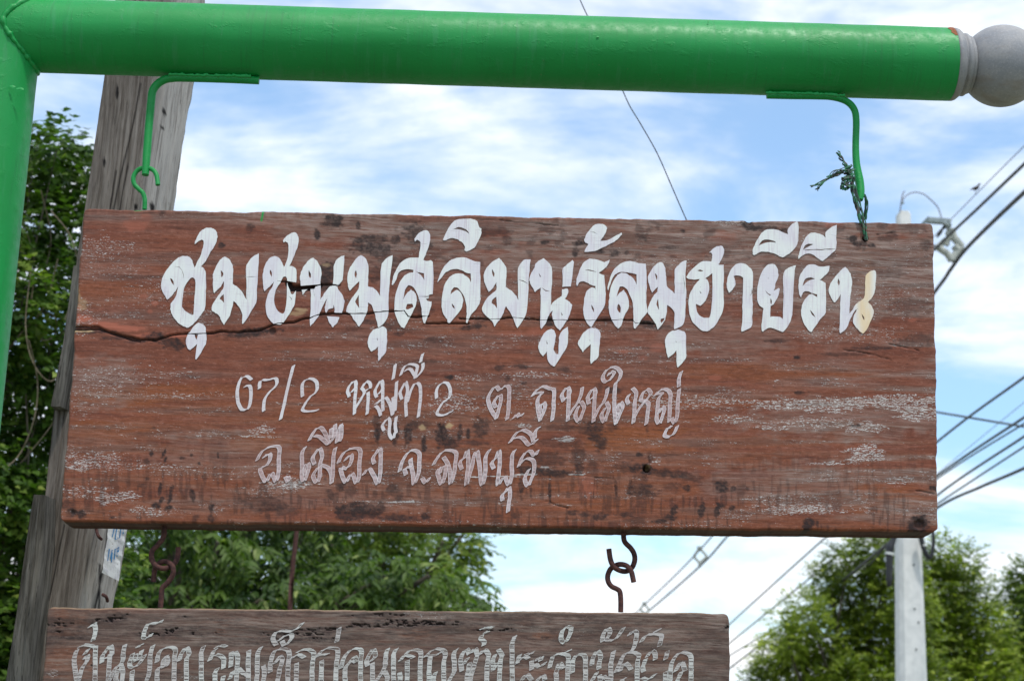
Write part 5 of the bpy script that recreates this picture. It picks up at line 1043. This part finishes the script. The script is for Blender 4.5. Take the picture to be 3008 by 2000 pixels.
def tree(name, label, cat, w, trunkpx, clumps, leaf, size, kind, mat, per, spray=9, droop=.5, group=None, trunk_r=.12, hollow=.5, vis=True, flat=1.0):
    s = (2.69 - w) / F                       # metres per photo px at this depth
    tx = P(trunkpx, 2000, w).x
    base = Vector((tx, GROUND, w)); root = thing(name, base, label, cat, group)
    tr = MB(); cc = []
    for (x, y, r, *dz) in clumps: cc.append((P(x, y, w + (dz[0] if dz else 0)), r * s))
    ymin = min(c.y for c, _ in cc); ymax = max(c.y for c, _ in cc)
    fork = GROUND + (ymin - GROUND) * .75 if ymin > GROUND + 1 else GROUND + 1.0
    tr.tube([base, base + Vector((.05, (fork - GROUND) * .5, .05)), Vector((tx + .1, fork, w))], [trunk_r, trunk_r * .85, trunk_r * .7], 10, 4)
    for c, r in cc:
        mid = Vector(((tx + c.x) / 2 + random.uniform(-.2, .2), (fork + c.y) / 2 + .1, (w + c.z) / 2)); tr.tube([Vector((tx + .1, fork, w)), mid, c], [trunk_r * .42, trunk_r * .25, trunk_r * .1], 6, 3)
    PO = []; DI = []; UP = []; SZ = []; TI = []
    for c, r in cc:
        cb3 = random.uniform(-.16, .22)
        ns = int(per * (r / s / 100) ** 2)
        u = unit(ns); rad = r * (hollow + (1 - hollow) * rng.random(ns) ** .6) * (1 + .25 * (rng.random(ns) - .5))
        o = np.array(c) + u * rad[:, None] * np.array([1, flat, 1])
        dr = u * 1.0 + unit(ns) * .7; dr[:, 1] -= droop; dr /= np.linalg.norm(dr, axis=1, keepdims=True)
        ct = rng.random(ns) * .5 + .12 + cb3
        for k in range(spray):
            t = (k // 2 + 1) / (spray / 2) * size * 2.6
            d2 = dr.copy(); d2[:, 1] -= .25 * droop * (k / spray); d2 /= np.linalg.norm(d2, axis=1, keepdims=True)
            side = np.cross(d2, np.array([0, 1, .25])); side /= (np.linalg.norm(side, axis=1, keepdims=True) + 1e-9)
            sg = 1 if k % 2 else -1
            PO.append(o + d2 * t); q = d2 * .55 + side * sg * .8 + unit(ns) * .35; q[:, 1] -= droop * .6
            DI.append(q); up = np.array([0, 1., .3]) + unit(ns) * .55; UP.append(up); SZ.append(size * (.65 + .6 * rng.random(ns))); TI.append(np.clip(ct + .25 * (rng.random(ns) - .3), 0, 1))
    PO, DI, UP, SZ, TI = map(np.concatenate, (PO, DI, UP, SZ, TI))
    m_ = rng.random(len(TI)) < .012; TI[m_] = 1.0
    tr.build('trunk', M['bark'], root)
    leaves_mesh('crown', root, mat, PO, DI, UP, SZ, TI, kind)
    return root
# left: tree smothered in creeper
cl1 = []
for (x, y, r) in ((110, 420, 70), (170, 430, 60), (225, 470, 62), (150, 500, 90), (60, 520, 90), (240, 560, 70), (100, 640, 100), (200, 680, 90), (110, 790, 100), (200, 840, 80), (60, 900, 100), (150, 960, 95), (40, 1060, 110), (150, 1090, 90), (80, 1200, 110), (20, 1330, 120), (120, 1340, 100), (40, 1480, 120), (130, 1500, 100), (10, 1650, 130), (100, 1700, 110), (30, 1850, 130), (100, 1950, 130), (0, 2080, 150), (-60, 700, 120), (-80, 1000, 130), (-100, 1400, 140), (-120, 1800, 150), (300, 1650, 110), (250, 1800, 110), (360, 1950, 130)):
    cl1.append((x, y, r, random.uniform(-.5, .5)))
t1 = tree('vine_tree', 'tall tree smothered in small-leaved creeper at the left edge, behind the green post', 'tree', -4.6, -160, cl1, None, .032, 'heart', M['leaf_vine'], 175, 6, .3, trunk_r=.02, hollow=.30)
mb = MB()
for s in ("10,1380 60,1330 100,1230 110,1120 85,1000", "30,1160 10,1160 40,1120", "110,980 130,1000 165,980 160,930 120,920 105,950 120,1000 150,1010 200,960", "60,1360 150,1250 240,1100 290,1000", "90,800 75,950 95,1060 150,1120 210,1050", "120,560 150,700 130,820 160,900", "0,1060 60,980 130,900 170,760", "60,640 100,760 90,900", "150,620 210,700 230,820 190,940"):
    k = random.uniform(-4.3, -3.95); mb.tube([P(x, y, k + random.uniform(-.1, .1)) for x, y in pp(s)], .0022, 6, 5)
mb.build('stems', M['vine'], t1, 'pale dangling creeper stems')
cl2 = []
for (x, y, r) in ((370, 1640, 90), (450, 1590, 90), (540, 1620, 100), (520, 1730, 100), (420, 1760, 100), (640, 1590, 90), (650, 1700, 110), (760, 1650, 110), (770, 1760, 110), (880, 1690, 110), (900, 1790, 120), (1010, 1720, 100), (1060, 1770, 110), (1130, 1690, 80), (1180, 1760, 90), (1260, 1690, 70), (1290, 1760, 80), (1350, 1720, 60), (1390, 1770, 60), (1420, 1800, 50), (340, 1850, 120), (560, 1870, 140), (800, 1900, 150), (1060, 1900, 140), (1300, 1880, 110), (600, 1500, 110), (760, 1480, 110), (900, 1540, 90), (450, 1460, 90)):
    cl2.append((x, y, r, random.uniform(-.6, .6)))
tree('drooping_tree', 'leafy tree with long drooping leaves between the two signs', 'tree', -8.0, 620, cl2, None, .072, 'long', M['leaf_mid'], 80, 10, .75, trunk_r=.14, hollow=.3, flat=.7)
cl3 = []
for (x, y, r) in ((900, 1560, 110), (1010, 1580, 110), (1110, 1580, 110), (1210, 1590, 100), (1300, 1590, 90), (1360, 1570, 70), (1395, 1585, 45), (1250, 1500, 100), (1100, 1480, 120), (950, 1460, 120), (1020, 1690, 110), (1180, 1680, 110), (1330, 1670, 70), (1290, 1780, 110), (1000, 1820, 130), (1200, 1880, 140)):
    cl3.append((x, y, r, random.uniform(-1, 1)))
tree('olive_tree', 'finer-leaved olive green tree farther back, its tip right of the drooping tree', 'tree', -13.0, 1100, cl3, None, .075, 'small', M['leaf_back'], 100, 9, .3, trunk_r=.16, hollow=.3)
cl4 = []
for (x, y, r) in ((2590, 1590, 50), (2560, 1640, 70), (2620, 1650, 80), (2490, 1660, 60), (2540, 1730, 90), (2440, 1690, 55), (2450, 1760, 70), (2370, 1800, 50), (2300, 1810, 32), (2390, 1860, 75), (2310, 1870, 50), (2280, 1920, 50), (2340, 1940, 80), (2250, 1985, 45), (2440, 1930, 100), (2560, 1850, 110), (2550, 1960, 110), (2640, 1780, 100), (2650, 1900, 100), (2300, 2050, 120), (2500, 2080, 140), (2680, 2050, 130)):
    cl4.append((x, y, r, random.uniform(-1, 1)))
tree('feathery_tree', 'bright green feathery tree left of the concrete pole', 'tree', -24, 2480, cl4, None, .080, 'small', M['leaf_right'], 400, 9, .15, trunk_r=.10, hollow=.35)
cl5 = []
for (x, y, r) in ((2790, 1645, 42), (2835, 1660, 38), (2770, 1700, 60), (2830, 1740, 65), (2740, 1640, 45), (2740, 1790, 90), (2860, 1810, 75), (2900, 1860, 60), (2800, 1880, 90), (2880, 1940, 80), (2760, 1960, 100), (2850, 2040, 110), (2710, 1720, 60), (2930, 1930, 50)):
    cl5.append((x, y, r, random.uniform(-1, 1)))
tree('bushy_tree', 'darker bushy tree right of the concrete pole', 'tree', -28, 2800, cl5, None, .115, 'small', M['leaf_right'], 330, 9, .1, trunk_r=.10, hollow=.35)
cl6 = []
for (x, y, r) in ((3010, 1700, 45), (3000, 1760, 55), (3060, 1720, 70), (2995, 1850, 60), (3040, 1820, 80), (3010, 1930, 70), (3000, 2020, 80), (3090, 1950, 120), (3120, 1800, 110)):
    cl6.append((x, y, r, random.uniform(-1, 1)))
tree('edge_tree', 'tree cut off by the right edge of the photo', 'tree', -30, 3080, cl6, None, .115, 'small', M['leaf_back'], 330, 9, .1, trunk_r=.25, hollow=.35)
for o in bpy.data.objects:
    if 'base' in o: del o['base']
print('objects', len(bpy.data.objects), 'tris', sum(len(o.data.loops) - 2 * len(o.data.polygons) for o in bpy.data.objects if o.type == 'MESH'))
